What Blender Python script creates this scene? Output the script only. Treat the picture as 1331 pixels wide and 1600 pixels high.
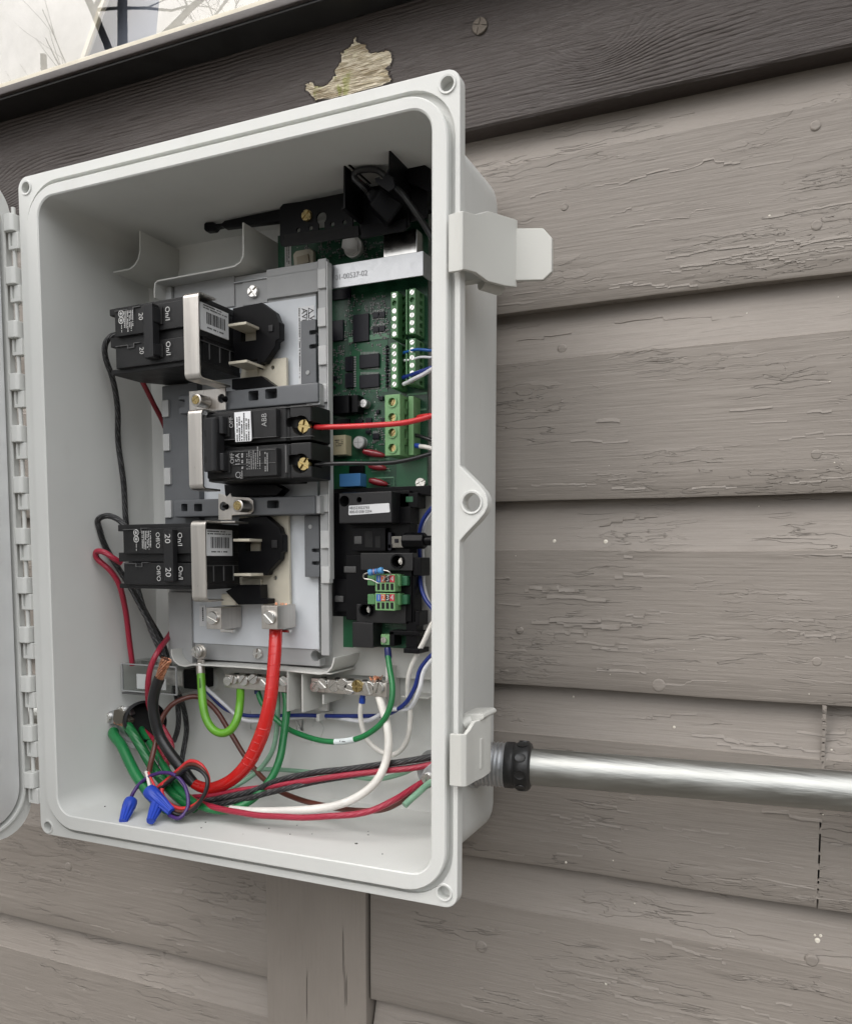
import bpy, bmesh, math, random
from mathutils import Vector, Matrix, Euler, noise
random.seed(7)
R = math.radians

# ------------------------------------------------------------------ camera, sky, sun, exposure
for o in list(bpy.data.objects): bpy.data.objects.remove(o, do_unlink=True)
scene = bpy.context.scene
C = scene.collection
CAM_POS = Vector((0.532949, -0.461358, 0.216227))
CAM_ROT = Euler((1.4943246, -0.00073926, 0.41514204), 'XYZ')
FPX, PPX, PPY, PW, PH = 1300.0, 665.5, 970.1, 1331.0, 1600.0     # in photograph pixels
cam_d = bpy.data.cameras.new('camera'); cam = bpy.data.objects.new('camera', cam_d); C.objects.link(cam)
cam.location = CAM_POS; cam.rotation_euler = CAM_ROT
cam_d.sensor_fit = 'HORIZONTAL'; cam_d.sensor_width = 36.0
cam_d.lens = FPX / PW * 36.0
cam_d.shift_x = 0.0; cam_d.shift_y = (PPY - PH / 2) / PW
cam_d.clip_start = 0.01; cam_d.clip_end = 500
scene.camera = cam

SUN_EL, SUN_AZ = R(48), R(38)            # azimuth: 0 = straight out from the wall, negative = towards the left
world = bpy.data.worlds.new('World'); scene.world = world; world.use_nodes = True
wn = world.node_tree.nodes; wl = world.node_tree.links
for n in list(wn): wn.remove(n)
sky = wn.new('ShaderNodeTexSky'); sky.sky_type = 'NISHITA'; sky.sun_disc = False
sky.sun_elevation = SUN_EL; sky.sun_rotation = math.pi + SUN_AZ
sky.air_density = 1.0; sky.dust_density = 4.0; sky.ozone_density = 1.0
hsv = wn.new('ShaderNodeHueSaturation'); hsv.inputs['Saturation'].default_value = 0.30
bgn = wn.new('ShaderNodeBackground'); bgn.inputs['Strength'].default_value = 0.12
wo = wn.new('ShaderNodeOutputWorld')
wl.new(sky.outputs[0], hsv.inputs['Color']); wl.new(hsv.outputs[0], bgn.inputs[0]); wl.new(bgn.outputs[0], wo.inputs[0])
sun_d = bpy.data.lights.new('sun', 'SUN'); sun_d.energy = 1.1; sun_d.angle = R(60); sun_d.color = (1.0, 0.985, 0.965)
sun = bpy.data.objects.new('sun', sun_d); C.objects.link(sun)
sdir = Vector((math.sin(SUN_AZ) * math.cos(SUN_EL), -math.cos(SUN_AZ) * math.cos(SUN_EL), math.sin(SUN_EL)))
sun.rotation_euler = sdir.to_track_quat('Z', 'Y').to_euler(); sun.location = (-1, -3, 4)
scene.view_settings.view_transform = 'Standard'; scene.view_settings.look = 'None'
scene.view_settings.gamma = 1.0; scene.view_settings.exposure = 0.72
scene.render.engine = 'CYCLES'
scene.cycles.max_bounces = 6; scene.cycles.diffuse_bounces = 4; scene.cycles.glossy_bounces = 3
scene.cycles.transparent_max_bounces = 8

# ------------------------------------------------------------------ pixel -> position (given the plane a thing lies on)
RM = CAM_ROT.to_matrix()
def ray(u, v): return RM @ Vector(((u - PPX) / FPX, -(v - PPY) / FPX, -1.0))
def at(u, v, Y):
    d = ray(u, v); t = (Y - CAM_POS.y) / d.y; return CAM_POS + d * t
def atx(u, v, X):
    d = ray(u, v); t = (X - CAM_POS.x) / d.x; return CAM_POS + d * t
def mpp(p): return -((RM.transposed() @ (Vector(p) - CAM_POS)).z) / FPX     # metres per photograph pixel at p
def X(u, Y, v=850): return at(u, v, Y).x
def Z(u, v, Y): return at(u, v, Y).z

# ------------------------------------------------------------------ mesh builder
ORG = {}
class MB:
    def __init__(s): s.v = []; s.f = []; s.uv = {}
    def box(s, x0, x1, y0, y1, z0, z1):
        x0, x1 = min(x0, x1), max(x0, x1); y0, y1 = min(y0, y1), max(y0, y1); z0, z1 = min(z0, z1), max(z0, z1)
        b = len(s.v)
        s.v += [(x0,y0,z0),(x1,y0,z0),(x1,y1,z0),(x0,y1,z0),(x0,y0,z1),(x1,y0,z1),(x1,y1,z1),(x0,y1,z1)]
        s.f += [tuple(b+i for i in q) for q in ((0,3,2,1),(4,5,6,7),(0,1,5,4),(1,2,6,5),(2,3,7,6),(3,0,4,7))]
        return s
    def prism(s, pts, a, b, axis='y'):
        n = len(pts); k = len(s.v)
        for t in (a, b):
            for p in pts:
                s.v.append((p[0], t, p[1]) if axis == 'y' else ((p[0], p[1], t) if axis == 'z' else (t, p[0], p[1])))
        s.f.append(tuple(range(k, k+n))); s.f.append(tuple(range(k+2*n-1, k+n-1, -1)))
        for i in range(n):
            j = (i+1) % n; s.f.append((k+i, k+n+i, k+n+j, k+j))
        return s
    def loft(s, rings, cap0=True, cap1=True, closed=True):
        k = len(s.v); n = len(rings[0])
        for r in rings: s.v += [tuple(p) for p in r]
        for a in range(len(rings)-1):
            for i in range(n if closed else n-1):
                j = (i+1) % n; s.f.append((k+a*n+i, k+a*n+j, k+(a+1)*n+j, k+(a+1)*n+i))
        if cap0: s.f.append(tuple(range(k+n-1, k-1, -1)))
        if cap1: s.f.append(tuple(range(k+(len(rings)-1)*n, k+len(rings)*n)))
        return s
    def cyl(s, p, q, r0, r1=None, n=20):
        p, q = Vector(p), Vector(q); r1 = r0 if r1 is None else r1
        d = (q-p).normalized(); a = d.orthogonal().normalized(); b = d.cross(a)
        return s.loft([[c + (a*math.cos(2*math.pi*i/n) + b*math.sin(2*math.pi*i/n))*r for i in range(n)] for c, r in ((p, r0), (q, r1))])
    def lathe(s, p, q, prof, n=20, ribs=0, depth=0):
        p, q = Vector(p), Vector(q); d = q-p; e = d.normalized(); a = e.orthogonal().normalized(); b = e.cross(a)
        rings = []
        for t, r, rb in [(x + (0,))[:3] for x in prof]:
            rings.append([p + d*t + (a*math.cos(2*math.pi*i/n)+b*math.sin(2*math.pi*i/n))*(r - (rb*depth if ribs and (i*ribs//n) % 2 else 0)) for i in range(n)])
        return s.loft(rings)
    def tube(s, pts, r, n=12, sub=8):
        P = spline(pts, sub) if sub else [Vector(p) for p in pts]
        rr_ = r if isinstance(r, (list, tuple)) else None
        k = len(s.v); m = len(P); L = 0; up = None
        for i, p in enumerate(P):
            t = (P[min(i+1, m-1)] - P[max(i-1, 0)]).normalized()
            if up is None: up = t.orthogonal().normalized()
            up = (up - t*up.dot(t)).normalized(); bi = t.cross(up)
            if rr_:
                f = i/(m-1)*(len(rr_)-1); i0 = min(int(f), len(rr_)-2); rad = rr_[i0]*(1-(f-i0)) + rr_[i0+1]*(f-i0)
            else: rad = r
            if i: L += (p - P[i-1]).length
            for j in range(n):
                a = 2*math.pi*j/n; s.v.append(tuple(p + (up*math.cos(a)+bi*math.sin(a))*rad)); s.uv[k+i*n+j] = (L, j/n)
        for i in range(m-1):
            for j in range(n):
                j2 = (j+1) % n; s.f.append((k+i*n+j, k+i*n+j2, k+(i+1)*n+j2, k+(i+1)*n+j))
        s.f.append(tuple(range(k+n-1, k-1, -1))); s.f.append(tuple(range(k+(m-1)*n, k+m*n)))
        return s
    def build(s, name, mat, parent=None, bevel=0, seg=2, ang=35, label=None, recalc=True):
        org = ORG.get(parent, None) if parent is not None else None
        if org is None:
            org = Vector((0, 0, 0))
            if parent is None:
                xs, ys, zs = zip(*s.v); org = Vector(((min(xs)+max(xs))/2, (min(ys)+max(ys))/2, (min(zs)+max(zs))/2))
        me = bpy.data.meshes.new(name)
        me.from_pydata([(x-org.x, y-org.y, z-org.z) for x, y, z in s.v], [], s.f)
        if s.uv:
            ul = me.uv_layers.new(name='UVMap')
            for lp in me.loops:
                if lp.vertex_index in s.uv: ul.data[lp.index].uv = s.uv[lp.vertex_index]
        if recalc or bevel:
            bm = bmesh.new(); bm.from_mesh(me)
            bmesh.ops.recalc_face_normals(bm, faces=bm.faces[:])
            if bevel:
                es = [e for e in bm.edges if len(e.link_faces) == 2 and e.calc_face_angle(0) > R(38)]
                if es: bmesh.ops.bevel(bm, geom=es, offset=bevel, segments=seg, profile=0.5, affect='EDGES', clamp_overlap=True)
            bm.to_mesh(me); bm.free()
        me.shade_smooth(); me.set_sharp_from_angle(angle=R(ang))
        if mat: me.materials.append(mat)
        o = bpy.data.objects.new(name, me); C.objects.link(o)
        if bevel: weigh(o)
        if parent is not None: o.parent = parent; ORG[o] = org
        else: o.location = org; ORG[o] = org
        if label: o['label'] = label
        return o
def weigh(o):
    m = o.modifiers.new('flat_faces', 'WEIGHTED_NORMAL'); m.keep_sharp = True; m.weight = 60
def spline(pts, sub=8):
    P = [Vector(p) for p in pts]
    if len(P) < 3: return P
    Q = [P[0]*2-P[1]] + P + [P[-1]*2-P[-2]]; out = []
    for i in range(1, len(Q)-2):
        a, b, c, d = Q[i-1:i+3]
        for k in range(sub):
            t = k/sub
            out.append(0.5*((2*b)+(c-a)*t+(2*a-5*b+4*c-d)*t*t+(3*b-a-3*c+d)*t*t*t))
    out.append(P[-1]); return out
def rr(x0, x1, z0, z1, r, n=7):
    out = []
    for cx, cz, a0 in ((x1-r, z1-r, 0), (x0+r, z1-r, 90), (x0+r, z0+r, 180), (x1-r, z0+r, 270)):
        for i in range(n+1):
            a = R(a0 + 90*i/n); out.append((cx+r*math.cos(a), cz+r*math.sin(a)))
    return out
def thing(name, label, cat, loc, group=None, kind=None):
    o = bpy.data.objects.new(name, None); o.empty_display_size = .01; C.objects.link(o); o.location = loc
    o['label'] = label; o['category'] = cat
    if group: o['group'] = group
    if kind: o['kind'] = kind
    ORG[o] = Vector(loc); return o
def tag(o, label, cat, group=None):
    o['label'] = label; o['category'] = cat
    if group: o['group'] = group
    return o
def B(name, mat, parent, u0, v0, u1, v1, yf, yb, bev=.0005, dx=0):
    """box whose front face (plane y=yf) spans the pixel corners (u0,v0)-(u1,v1)"""
    a, b = at(u0, v0, yf), at(u1, v1, yf)
    return MB().box(a.x, b.x, yf, yb, b.z, a.z).build(name, mat, parent, bev)
def PP(name, mat, parent, px, yf, yb, bev=.0004):
    """prism along y whose front outline is a list of pixels"""
    return MB().prism([(at(u, v, yf).x, at(u, v, yf).z) for u, v in px], yf, yb).build(name, mat, parent, bev)
def strip(name, mat, parent, px, yf, yb, th, sub=0, bev=.0003):
    """sheet bent in the x-z plane (pixels at yf), swept back to yb"""
    P = [Vector((at(u, v, yf).x, 0, at(u, v, yf).z)) for u, v in px]
    if sub: P = spline(P, sub)
    L, Rr = [], []
    for i, p in enumerate(P):
        t = (P[min(i+1, len(P)-1)] - P[max(i-1, 0)]).normalized(); n = Vector((-t.z, 0, t.x))
        L.append((p.x+n.x*th/2, p.z+n.z*th/2)); Rr.append((p.x-n.x*th/2, p.z-n.z*th/2))
    return MB().prism(L + Rr[::-1], yf, yb).build(name, mat, parent, bev)
def cut(o, cutters):
    """real holes: subtract cutter builders from an object"""
    o.modifiers.clear()
    for c in cutters:
        k = c.build('cutter', None, None)
        m = o.modifiers.new('b', 'BOOLEAN'); m.operation = 'DIFFERENCE'; m.object = k; m.solver = 'EXACT'
        bpy.context.view_layer.update()
        dg = bpy.context.evaluated_depsgraph_get()
        me = bpy.data.meshes.new_from_object(o.evaluated_get(dg))
        o.modifiers.clear(); old = o.data; o.data = me; me.name = o.name
        bpy.data.meshes.remove(old); km = k.data; bpy.data.objects.remove(k); bpy.data.meshes.remove(km)
    o.data.shade_smooth(); o.data.set_sharp_from_angle(angle=R(35)); weigh(o); return o

AX = {'h': ((1,0,0),(0,0,1)), 'down': ((0,0,-1),(1,0,0)), 'up': ((0,0,1),(-1,0,0)), 'xside': ((0,1,0),(0,0,1))}
def text(s, mat, parent, pos, size, mode='h', name='lettering', sx=1.0, tilt=0, ext=0):
    cu = bpy.data.curves.new('t', 'FONT'); cu.body = s; cu.size = size; cu.align_x = 'CENTER'; cu.align_y = 'CENTER'; cu.resolution_u = 3; cu.extrude = ext
    ob = bpy.data.objects.new('t', cu); C.objects.link(ob); bpy.context.view_layer.update()
    me = bpy.data.meshes.new_from_object(ob.evaluated_get(bpy.context.evaluated_depsgraph_get()))
    bpy.data.objects.remove(ob); bpy.data.curves.remove(cu)
    ax, ay = Vector(AX[mode][0]), Vector(AX[mode][1]); org = ORG[parent]; ct, st = math.cos(tilt), math.sin(tilt)
    for v in me.vertices:
        x, y = v.co.x*sx, v.co.y; x, y = x*ct-y*st, x*st+y*ct
        v.co = Vector(pos) + ax*x + ay*y + ax.cross(ay)*v.co.z - org
    me.materials.clear(); me.materials.append(mat); me.name = name
    o = bpy.data.objects.new(name, me); C.objects.link(o); o.parent = parent; ORG[o] = org
    return o
def fineprint(mat, parent, pos, w, h, lines, mode='h', name='fine_print', seed=1, fill=.55):
    """rows of print too small to read: short dashes"""
    rnd = random.Random(seed); m = MB(); ax, ay = Vector(AX[mode][0]), Vector(AX[mode][1]); p = Vector(pos)
    for i in range(lines):
        y = h/2 - (i+.5)*h/lines; x = -w/2; hh = h/lines*fill/2; end = w/2 - rnd.random()*w*.3
        while x < end:
            l = h/lines*(.25+rnd.random()*.5)
            if rnd.random() < .86:
                k = len(m.v); hj = hh*(.75+.25*rnd.random())
                for a, b in ((x,-hj),(x+l*.75,-hj),(x+l*.75,hj),(x,hj)): m.v.append(tuple(p+ax*a+ay*(y+b)))
                m.f.append((k,k+1,k+2,k+3))
            x += l
    return m.build(name, mat, parent, recalc=False)
def barcode(mat, parent, pos, w, h, mode, seed=3):
    rnd = random.Random(seed); m = MB(); ax, ay = Vector(AX[mode][0]), Vector(AX[mode][1]); p = Vector(pos); x = -w/2
    while x < w/2:
        b = w/60*rnd.choice((1,1,2,3)); k = len(m.v)
        for a, c in ((x,-h/2),(x+b,-h/2),(x+b,h/2),(x,h/2)): m.v.append(tuple(p+ax*a+ay*c))
        m.f.append((k,k+1,k+2,k+3)); x += b + w/60*rnd.choice((1,1,2))
    return m.build('barcode', mat, parent, recalc=False)
def screw(parent, pos, r, mat, style='slot', h=.0022, tilt=None, name='screw', d=(0,-1,0)):
    """round head with a real slot or cross; head faces direction d"""
    tilt = random.random()*3.14 if tilt is None else tilt
    d = Vector(d); a = d.orthogonal().normalized(); b = d.cross(a); p = Vector(pos)
    a, b = a*math.cos(tilt)+b*math.sin(tilt), b*math.cos(tilt)-a*math.sin(tilt)
    m = MB(); n = 24
    def ring(z, rad): return [p + d*z + (a*math.cos(2*math.pi*i/n)+b*math.sin(2*math.pi*i/n))*rad for i in range(n)]
    m.loft([ring(-h*.3, r), ring(h*.55, r)])
    w = r*.16
    def seg(pts):
        m.loft([[p + d*(h*.5) + a*x + b*y for x, y in pts], [p + d*h + a*x*.93 + b*y*.93 for x, y in pts]])
    if style == 'slot':
        for sg in (1, -1):
            a0 = math.asin(w/r); seg([(r*math.cos(t)*.99, sg*r*math.sin(t)*.99) for t in [a0+(math.pi-2*a0)*i/12 for i in range(13)]])
    else:
        for q in range(4):
            a0 = math.asin(w/r); pts = [(r*math.cos(t)*.99, r*math.sin(t)*.99) for t in [a0+(math.pi/2-2*a0)*i/6 for i in range(7)]] + [(w, r*.78), (w*1.0, w*1.0), (r*.78, w)]
            c_, s_ = math.cos(q*math.pi/2), math.sin(q*math.pi/2); seg([(x*c_-y*s_, x*s_+y*c_) for x, y in pts])
    return m.build(name, mat, parent, .00012 if r > .003 else 0, 1)

# ------------------------------------------------------------------ materials
class N:
    def __init__(s, name):
        s.m = bpy.data.materials.new(name); s.m.use_nodes = True; s.t = s.m.node_tree
        s.b = s.t.nodes['Principled BSDF']; s.o = s.t.nodes['Material Output']
    def n(s, typ, **kw):
        x = s.t.nodes.new('ShaderNode'+typ)
        for k, v in kw.items():
            if hasattr(x, k) and k not in x.inputs: setattr(x, k, v)
            else: x.inputs[k].default_value = v
        return x
    def l(s, a, b): s.t.links.new(a, b); return s
    def val(s, inp, v):
        if hasattr(v, 'is_output'): s.l(v, inp)
        else: inp.default_value = v
    def math(s, op, a, b=0.0, c=0.0, clamp=False):
        x = s.n('Math', operation=op); x.use_clamp = clamp
        for i, q in enumerate((a, b, c)): s.val(x.inputs[i], q)
        return x.outputs[0]
    def noise(s, vec, scale, detail=4, rough=.55, dist=0):
        x = s.n('TexNoise'); x.inputs['Scale'].default_value = scale; x.inputs['Detail'].default_value = detail
        x.inputs['Roughness'].default_value = rough; x.inputs['Distortion'].default_value = dist
        if vec is not None: s.l(vec, x.inputs['Vector'])
        return x.outputs['Fac']
    def mapv(s, vec, scale=(1,1,1), loc=(0,0,0), rot=(0,0,0)):
        x = s.n('Mapping'); x.inputs['Scale'].default_value = scale; x.inputs['Location'].default_value = loc; x.inputs['Rotation'].default_value = rot
        s.l(vec, x.inputs['Vector']); return x.outputs[0]
    def ss(s, v, a, b, lo=0.0, hi=1.0):
        x = s.n('MapRange'); x.interpolation_type = 'SMOOTHSTEP'; s.val(x.inputs[0], v)
        for i, q in enumerate((a, b, lo, hi)): x.inputs[i+1].default_value = q
        return x.outputs[0]
    def mix(s, f, a, b):
        x = s.n('Mix'); x.data_type = 'RGBA'; s.val(x.inputs[0], f)
        for i, q in ((6, a), (7, b)):
            if hasattr(q, 'is_output'): s.l(q, x.inputs[i])
            else: x.inputs[i].default_value = (*q, 1) if len(q) == 3 else q
        return x.outputs[2]
    def bump(s, h, dist, strength=1.0):
        x = s.n('Bump'); x.inputs['Distance'].default_value = dist; x.inputs['Strength'].default_value = strength
        s.l(h, x.inputs['Height']); s.l(x.outputs[0], s.b.inputs['Normal']); return x
    @property
    def obj(s):
        if not hasattr(s, '_c'): s._c = s.n('TexCoord')
        return s._c.outputs['Object']
    @property
    def uv(s):
        if not hasattr(s, '_c'): s._c = s.n('TexCoord')
        return s._c.outputs['UV']
MATS = {}
def plain(name, col, rough=.5, metal=0, bump=0, bscale=300, var=.0, vscale=40, spec=None, coat=0):
    if name in MATS: return MATS[name]
    q = N(name); b = q.b; b.inputs['Roughness'].default_value = rough; b.inputs['Metallic'].default_value = metal
    if spec is not None: b.inputs['Specular IOR Level'].default_value = spec
    if coat: b.inputs['Coat Weight'].default_value = coat; b.inputs['Coat Roughness'].default_value = .1
    if var:
        f = q.noise(q.obj, vscale, 5); f2 = q.ss(f, .3, .7)
        q.l(q.mix(f2, tuple(c*(1-var) for c in col), tuple(min(1, c*(1+var)) for c in col)), b.inputs['Base Color'])
        q.l(q.ss(f, .2, .8, rough*.85, min(1, rough*1.15)), b.inputs['Roughness'])
    else: b.inputs['Base Color'].default_value = (*col, 1)
    if bump: q.bump(q.noise(q.obj, bscale, 3), bump)
    MATS[name] = q.m; return q.m

def mat_siding():
    q = N('taupe_painted_siding'); oi = q.n('ObjectInfo')
    off = q.n('CombineXYZ'); q.l(q.math('MULTIPLY', oi.outputs['Random'], 7.3), off.inputs[0]); q.l(q.math('MULTIPLY', oi.outputs['Random'], 3.1), off.inputs[2])
    add = q.n('VectorMath', operation='ADD'); q.l(q.obj, add.inputs[0]); q.l(off.outputs[0], add.inputs[1]); V = add.outputs[0]
    patch = q.noise(q.mapv(V, (6, 6, 16)), 1.0, 3, .5)
    mask = q.ss(patch, .50, .64)
    # wood grain and brush marks under the paint
    grain = q.noise(q.mapv(V, (9, 20, 420)), 1.0, 4, .6)
    brush = q.noise(q.mapv(V, (30, 40, 190)), 1.0, 3, .6)
    orange = q.noise(V, 420, 2, .6)
    # flaked paint islands: stepped contours that run along the grain
    warp = q.noise(q.mapv(V, (60, 60, 60)), 1.0, 2, .5)
    ws = q.n('CombineXYZ'); q.l(q.math('MULTIPLY', q.math('SUBTRACT', warp, .5), .02), ws.inputs[0]); q.l(q.math('MULTIPLY', q.math('SUBTRACT', warp, .5), .006), ws.inputs[2])
    wv = q.n('VectorMath', operation='ADD'); q.l(V, wv.inputs[0]); q.l(ws.outputs[0], wv.inputs[1])
    fl = q.noise(q.mapv(wv.outputs[0], (14, 14, 95)), 1.0, 4, .60)
    step = q.ss(fl, .535, .547)
    step2 = q.ss(q.noise(q.mapv(wv.outputs[0], (11, 11, 120), (3.3, 0, 1.7)), 1.0, 4, .6), .575, .585)
    cn = q.noise(q.mapv(wv.outputs[0], (7, 7, 105), (.3, 0, .9)), 1.0, 3, .55)
    crack = q.ss(q.math('ABSOLUTE', q.math('SUBTRACT', cn, .5)), .002, .009, 1.0, 0.0)
    wr = q.n('TexNoise'); wr.noise_type = 'RIDGED_MULTIFRACTAL'; wr.normalize = True
    q.l(q.mapv(wv.outputs[0], (22, 22, 120), (2, 1, 7)), wr.inputs['Vector'])
    for k_, v_ in (('Scale', 1.0), ('Detail', 4.0), ('Roughness', .55), ('Gain', 1.6)): wr.inputs[k_].default_value = v_
    wmask = q.ss(q.noise(q.mapv(V, (8, 8, 22), (4, 2, 1)), 1.0, 3, .55), .40, .62)
    cmask = q.ss(q.noise(q.mapv(V, (9, 9, 30), (1.1, 0, 4.0)), 1.0, 2, .55), .55, .63)
    crack = q.math('MULTIPLY', crack, cmask)
    h = q.math('MULTIPLY', step, q.math('MULTIPLY', mask, .34))
    h = q.math('ADD', h, q.math('MULTIPLY', q.math('MULTIPLY', step2, mask), .22))
    h = q.math('ADD', h, q.math('MULTIPLY', q.math('MULTIPLY', wr.outputs['Fac'], wmask), .30))
    h = q.math('SUBTRACT', h, q.math('MULTIPLY', crack, .30))
    h = q.math('ADD', h, q.math('MULTIPLY', grain, .17)); h = q.math('ADD', h, q.math('MULTIPLY', brush, .14)); h = q.math('ADD', h, q.math('MULTIPLY', orange, .035))
    q.bump(h, .0025)
    tone = q.noise(q.mapv(V, (5, 5, 9), (9, 0, 2)), 1.0, 5, .6)
    col = q.mix(q.ss(tone, .3, .7), (.226, .202, .178), (.260, .233, .206))
    col = q.mix(q.math('MULTIPLY', crack, .07), col, (.06, .052, .045))
    chalk = q.ss(q.noise(q.mapv(V, (40, 40, 160), (5, 5, 5)), 1.0, 4, .7), .6, .8)
    col = q.mix(q.math('MULTIPLY', chalk, .16), col, (.29, .272, .25))
    v2 = q.n('TexVoronoi'); v2.inputs['Scale'].default_value = 34.0; q.l(V, v2.inputs['Vector'])
    sp = q.math('MULTIPLY', q.ss(v2.outputs['Distance'], .02, .045, 1.0, 0.0), q.ss(q.noise(V, 23, 1), .70, .72))
    col = q.mix(q.math('MULTIPLY', sp, .8), col, (.75, .73, .68))
    q.l(col, q.b.inputs['Base Color'])
    q.l(q.ss(orange, .3, .7, .48, .62), q.b.inputs['Roughness']); q.b.inputs['Specular IOR Level'].default_value = .4
    return q.m
def mat_trim():
    q = N('dark_brown_painted_wood'); V = q.obj
    sep = q.n('SeparateXYZ'); q.l(V, sep.inputs[0]); x, z = sep.outputs[0], sep.outputs[2]
    n1 = q.noise(q.mapv(V, (3.2, 3, 9)), 1.0, 3, .5)
    fld = q.math('ADD', q.math('MULTIPLY', z, 1000.0), q.math('MULTIPLY', n1, 8.0))
    fld = q.math('ADD', fld, q.math('MULTIPLY', q.noise(q.mapv(V, (26, 26, 60)), 1.0, 3, .6), 2.6))
    for kx, kz, amp, s in KNOTS:
        dx = q.math('MULTIPLY', q.math('SUBTRACT', x, kx), .55); dz = q.math('SUBTRACT', z, kz)
        r2 = q.math('ADD', q.math('MULTIPLY', dx, dx), q.math('MULTIPLY', dz, dz))
        fld = q.math('ADD', fld, q.math('MULTIPLY', q.math('EXPONENT', q.math('MULTIPLY', r2, -1.0/(s*s))), amp))
    rings = q.math('ABSOLUTE', q.math('SINE', fld))
    fade = q.ss(q.noise(q.mapv(V, (5, 5, 30), (2, 0, 3)), 1.0, 3), .38, .62, .12, 1.0)
    fine = q.noise(q.mapv(V, (22, 30, 600)), 1.0, 4, .65)
    crk = q.ss(q.noise(q.mapv(V, (12, 12, 300), (7, 0, 1)), 1.0, 3, .6), .70, .74)
    h = q.math('ADD', q.math('MULTIPLY', q.math('MULTIPLY', rings, fade), .38), q.math('MULTIPLY', fine, .80))
    h = q.math('SUBTRACT', h, q.math('MULTIPLY', crk, .6))
    q.bump(h, .0017)
    tone = q.noise(q.mapv(V, (4, 4, 12)), 1.0, 4)
    col = q.mix(q.ss(tone, .3, .7), (.041, .0315, .0275), (.060, .048, .043))
    wear = q.math('MULTIPLY', q.ss(fine, .62, .74), q.ss(rings, .8, 1.0))
    col = q.mix(q.math('MULTIPLY', wear, .5), col, (.16, .145, .135))
    v2 = q.n('TexVoronoi'); v2.inputs['Scale'].default_value = 42.0; q.l(V, v2.inputs['Vector'])
    sp = q.math('MULTIPLY', q.ss(v2.outputs['Distance'], .03, .06, 1.0, 0.0), q.ss(q.noise(V, 27, 1), .64, .66))
    col = q.mix(sp, col, (.62, .58, .5))
    q.l(col, q.b.inputs['Base Color']); q.l(q.ss(fine, .3, .7, .42, .6), q.b.inputs['Roughness'])
    return q.m
def mat_bare():
    q = N('bare_weathered_wood'); V = q.obj
    g = q.noise(q.mapv(V, (26, 26, 480)), 1.0, 5, .75); q.bump(g, .0022)
    col = q.mix(q.ss(g, .38, .58), (.33, .26, .165), (.80, .73, .58))
    li = q.ss(q.noise(q.mapv(V, (90, 90, 60)), 1.0, 3), .52, .62); sep = q.n('SeparateXYZ'); q.l(V, sep.inputs[0])
    lm = q.math('MULTIPLY', li, q.ss(sep.outputs[0], -.010, .010, 1.0, 0.0))
    col = q.mix(q.math('MULTIPLY', lm, .8), col, (.38, .40, .12))
    q.l(col, q.b.inputs['Base Color']); q.b.inputs['Roughness'].default_value = .85; return q.m
def mat_plastic(name, c0, rough=.42):
    q = N(name); V = q.obj
    f = q.noise(V, 9, 4); sm = q.noise(q.mapv(V, (60, 60, 14)), 1.0, 4, .6)
    col = q.mix(q.ss(f, .3, .7), tuple(c*.965 for c in c0), tuple(min(1, c*1.02) for c in c0))
    col = q.mix(q.math('MULTIPLY', q.ss(sm, .58, .78), .10), col, (.42, .41, .37))
    v2 = q.n('TexVoronoi'); v2.inputs['Scale'].default_value = 48; q.l(V, v2.inputs['Vector'])
    sp = q.math('MULTIPLY', q.ss(v2.outputs['Distance'], .015, .04, 1, 0), q.ss(q.noise(V, 31, 1), .68, .70))
    col = q.mix(q.math('MULTIPLY', sp, .7), col, (.16, .14, .12))
    q.l(col, q.b.inputs['Base Color']); q.l(q.ss(sm, .2, .8, rough*.85, rough*1.2), q.b.inputs['Roughness'])
    q.b.inputs['Subsurface Weight'].default_value = .0
    q.bump(q.noise(V, 1400, 2), .00006); return q.m
def mat_metal(name, col, rough=.3, brushed=(400, 400, 12), b=.00005, spangle=False):
    q = N(name); V = q.obj; q.b.inputs['Metallic'].default_value = 1.0
    g = q.noise(q.mapv(V, brushed), 1.0, 4, .6)
    if spangle:
        vo = q.n('TexVoronoi'); vo.inputs['Scale'].default_value = 260; q.l(V, vo.inputs['Vector'])
        bw = q.n('RGBToBW'); q.l(vo.outputs['Color'], bw.inputs[0]); g2 = bw.outputs[0]
        q.l(q.mix(g2, tuple(c*.92 for c in col), tuple(min(1, c*1.1) for c in col)), q.b.inputs['Base Color'])
        q.l(q.ss(g2, 0, 1, rough*.9, rough*1.1), q.b.inputs['Roughness'])
    else:
        q.l(q.mix(q.ss(g, .3, .7), tuple(c*.88 for c in col), col), q.b.inputs['Base Color'])
        q.l(q.ss(g, .2, .8, rough*.75, rough*1.25), q.b.inputs['Roughness'])
    q.bump(g, b); return q.m
def mat_wire(name, col, rough=.32, strand=0.0, pitch=.02, light=None):
    if name in MATS: return MATS[name]
    q = N(name); sep = q.n('SeparateXYZ'); q.l(q.uv, sep.inputs[0])
    if strand:
        ph = q.math('ADD', q.math('MULTIPLY', sep.outputs[0], 2*math.pi/pitch*2), q.math('MULTIPLY', sep.outputs[1], 2*math.pi*7))
        s_ = q.math('ABSOLUTE', q.math('SINE', q.math('MULTIPLY', ph, .5)))
        n_ = q.noise(q.obj, 300, 3)
        h = q.math('ADD', s_, q.math('MULTIPLY', n_, .5)); q.bump(h, strand)
        if light: q.l(q.mix(q.math('MULTIPLY', q.ss(s_, .5, 1), q.ss(n_, .4, .62)), col, light), q.b.inputs['Base Color'])
        else: q.b.inputs['Base Color'].default_value = (*col, 1)
    else:
        f = q.noise(q.obj, 60, 3)
        q.l(q.mix(q.ss(f, .3, .7), tuple(c*.86 for c in col), tuple(min(1, c*1.05) for c in col)), q.b.inputs['Base Color'])
        q.bump(q.noise(q.obj, 500, 2), .00008)
    q.b.inputs['Roughness'].default_value = rough; MATS[name] = q.m; return q.m
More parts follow.
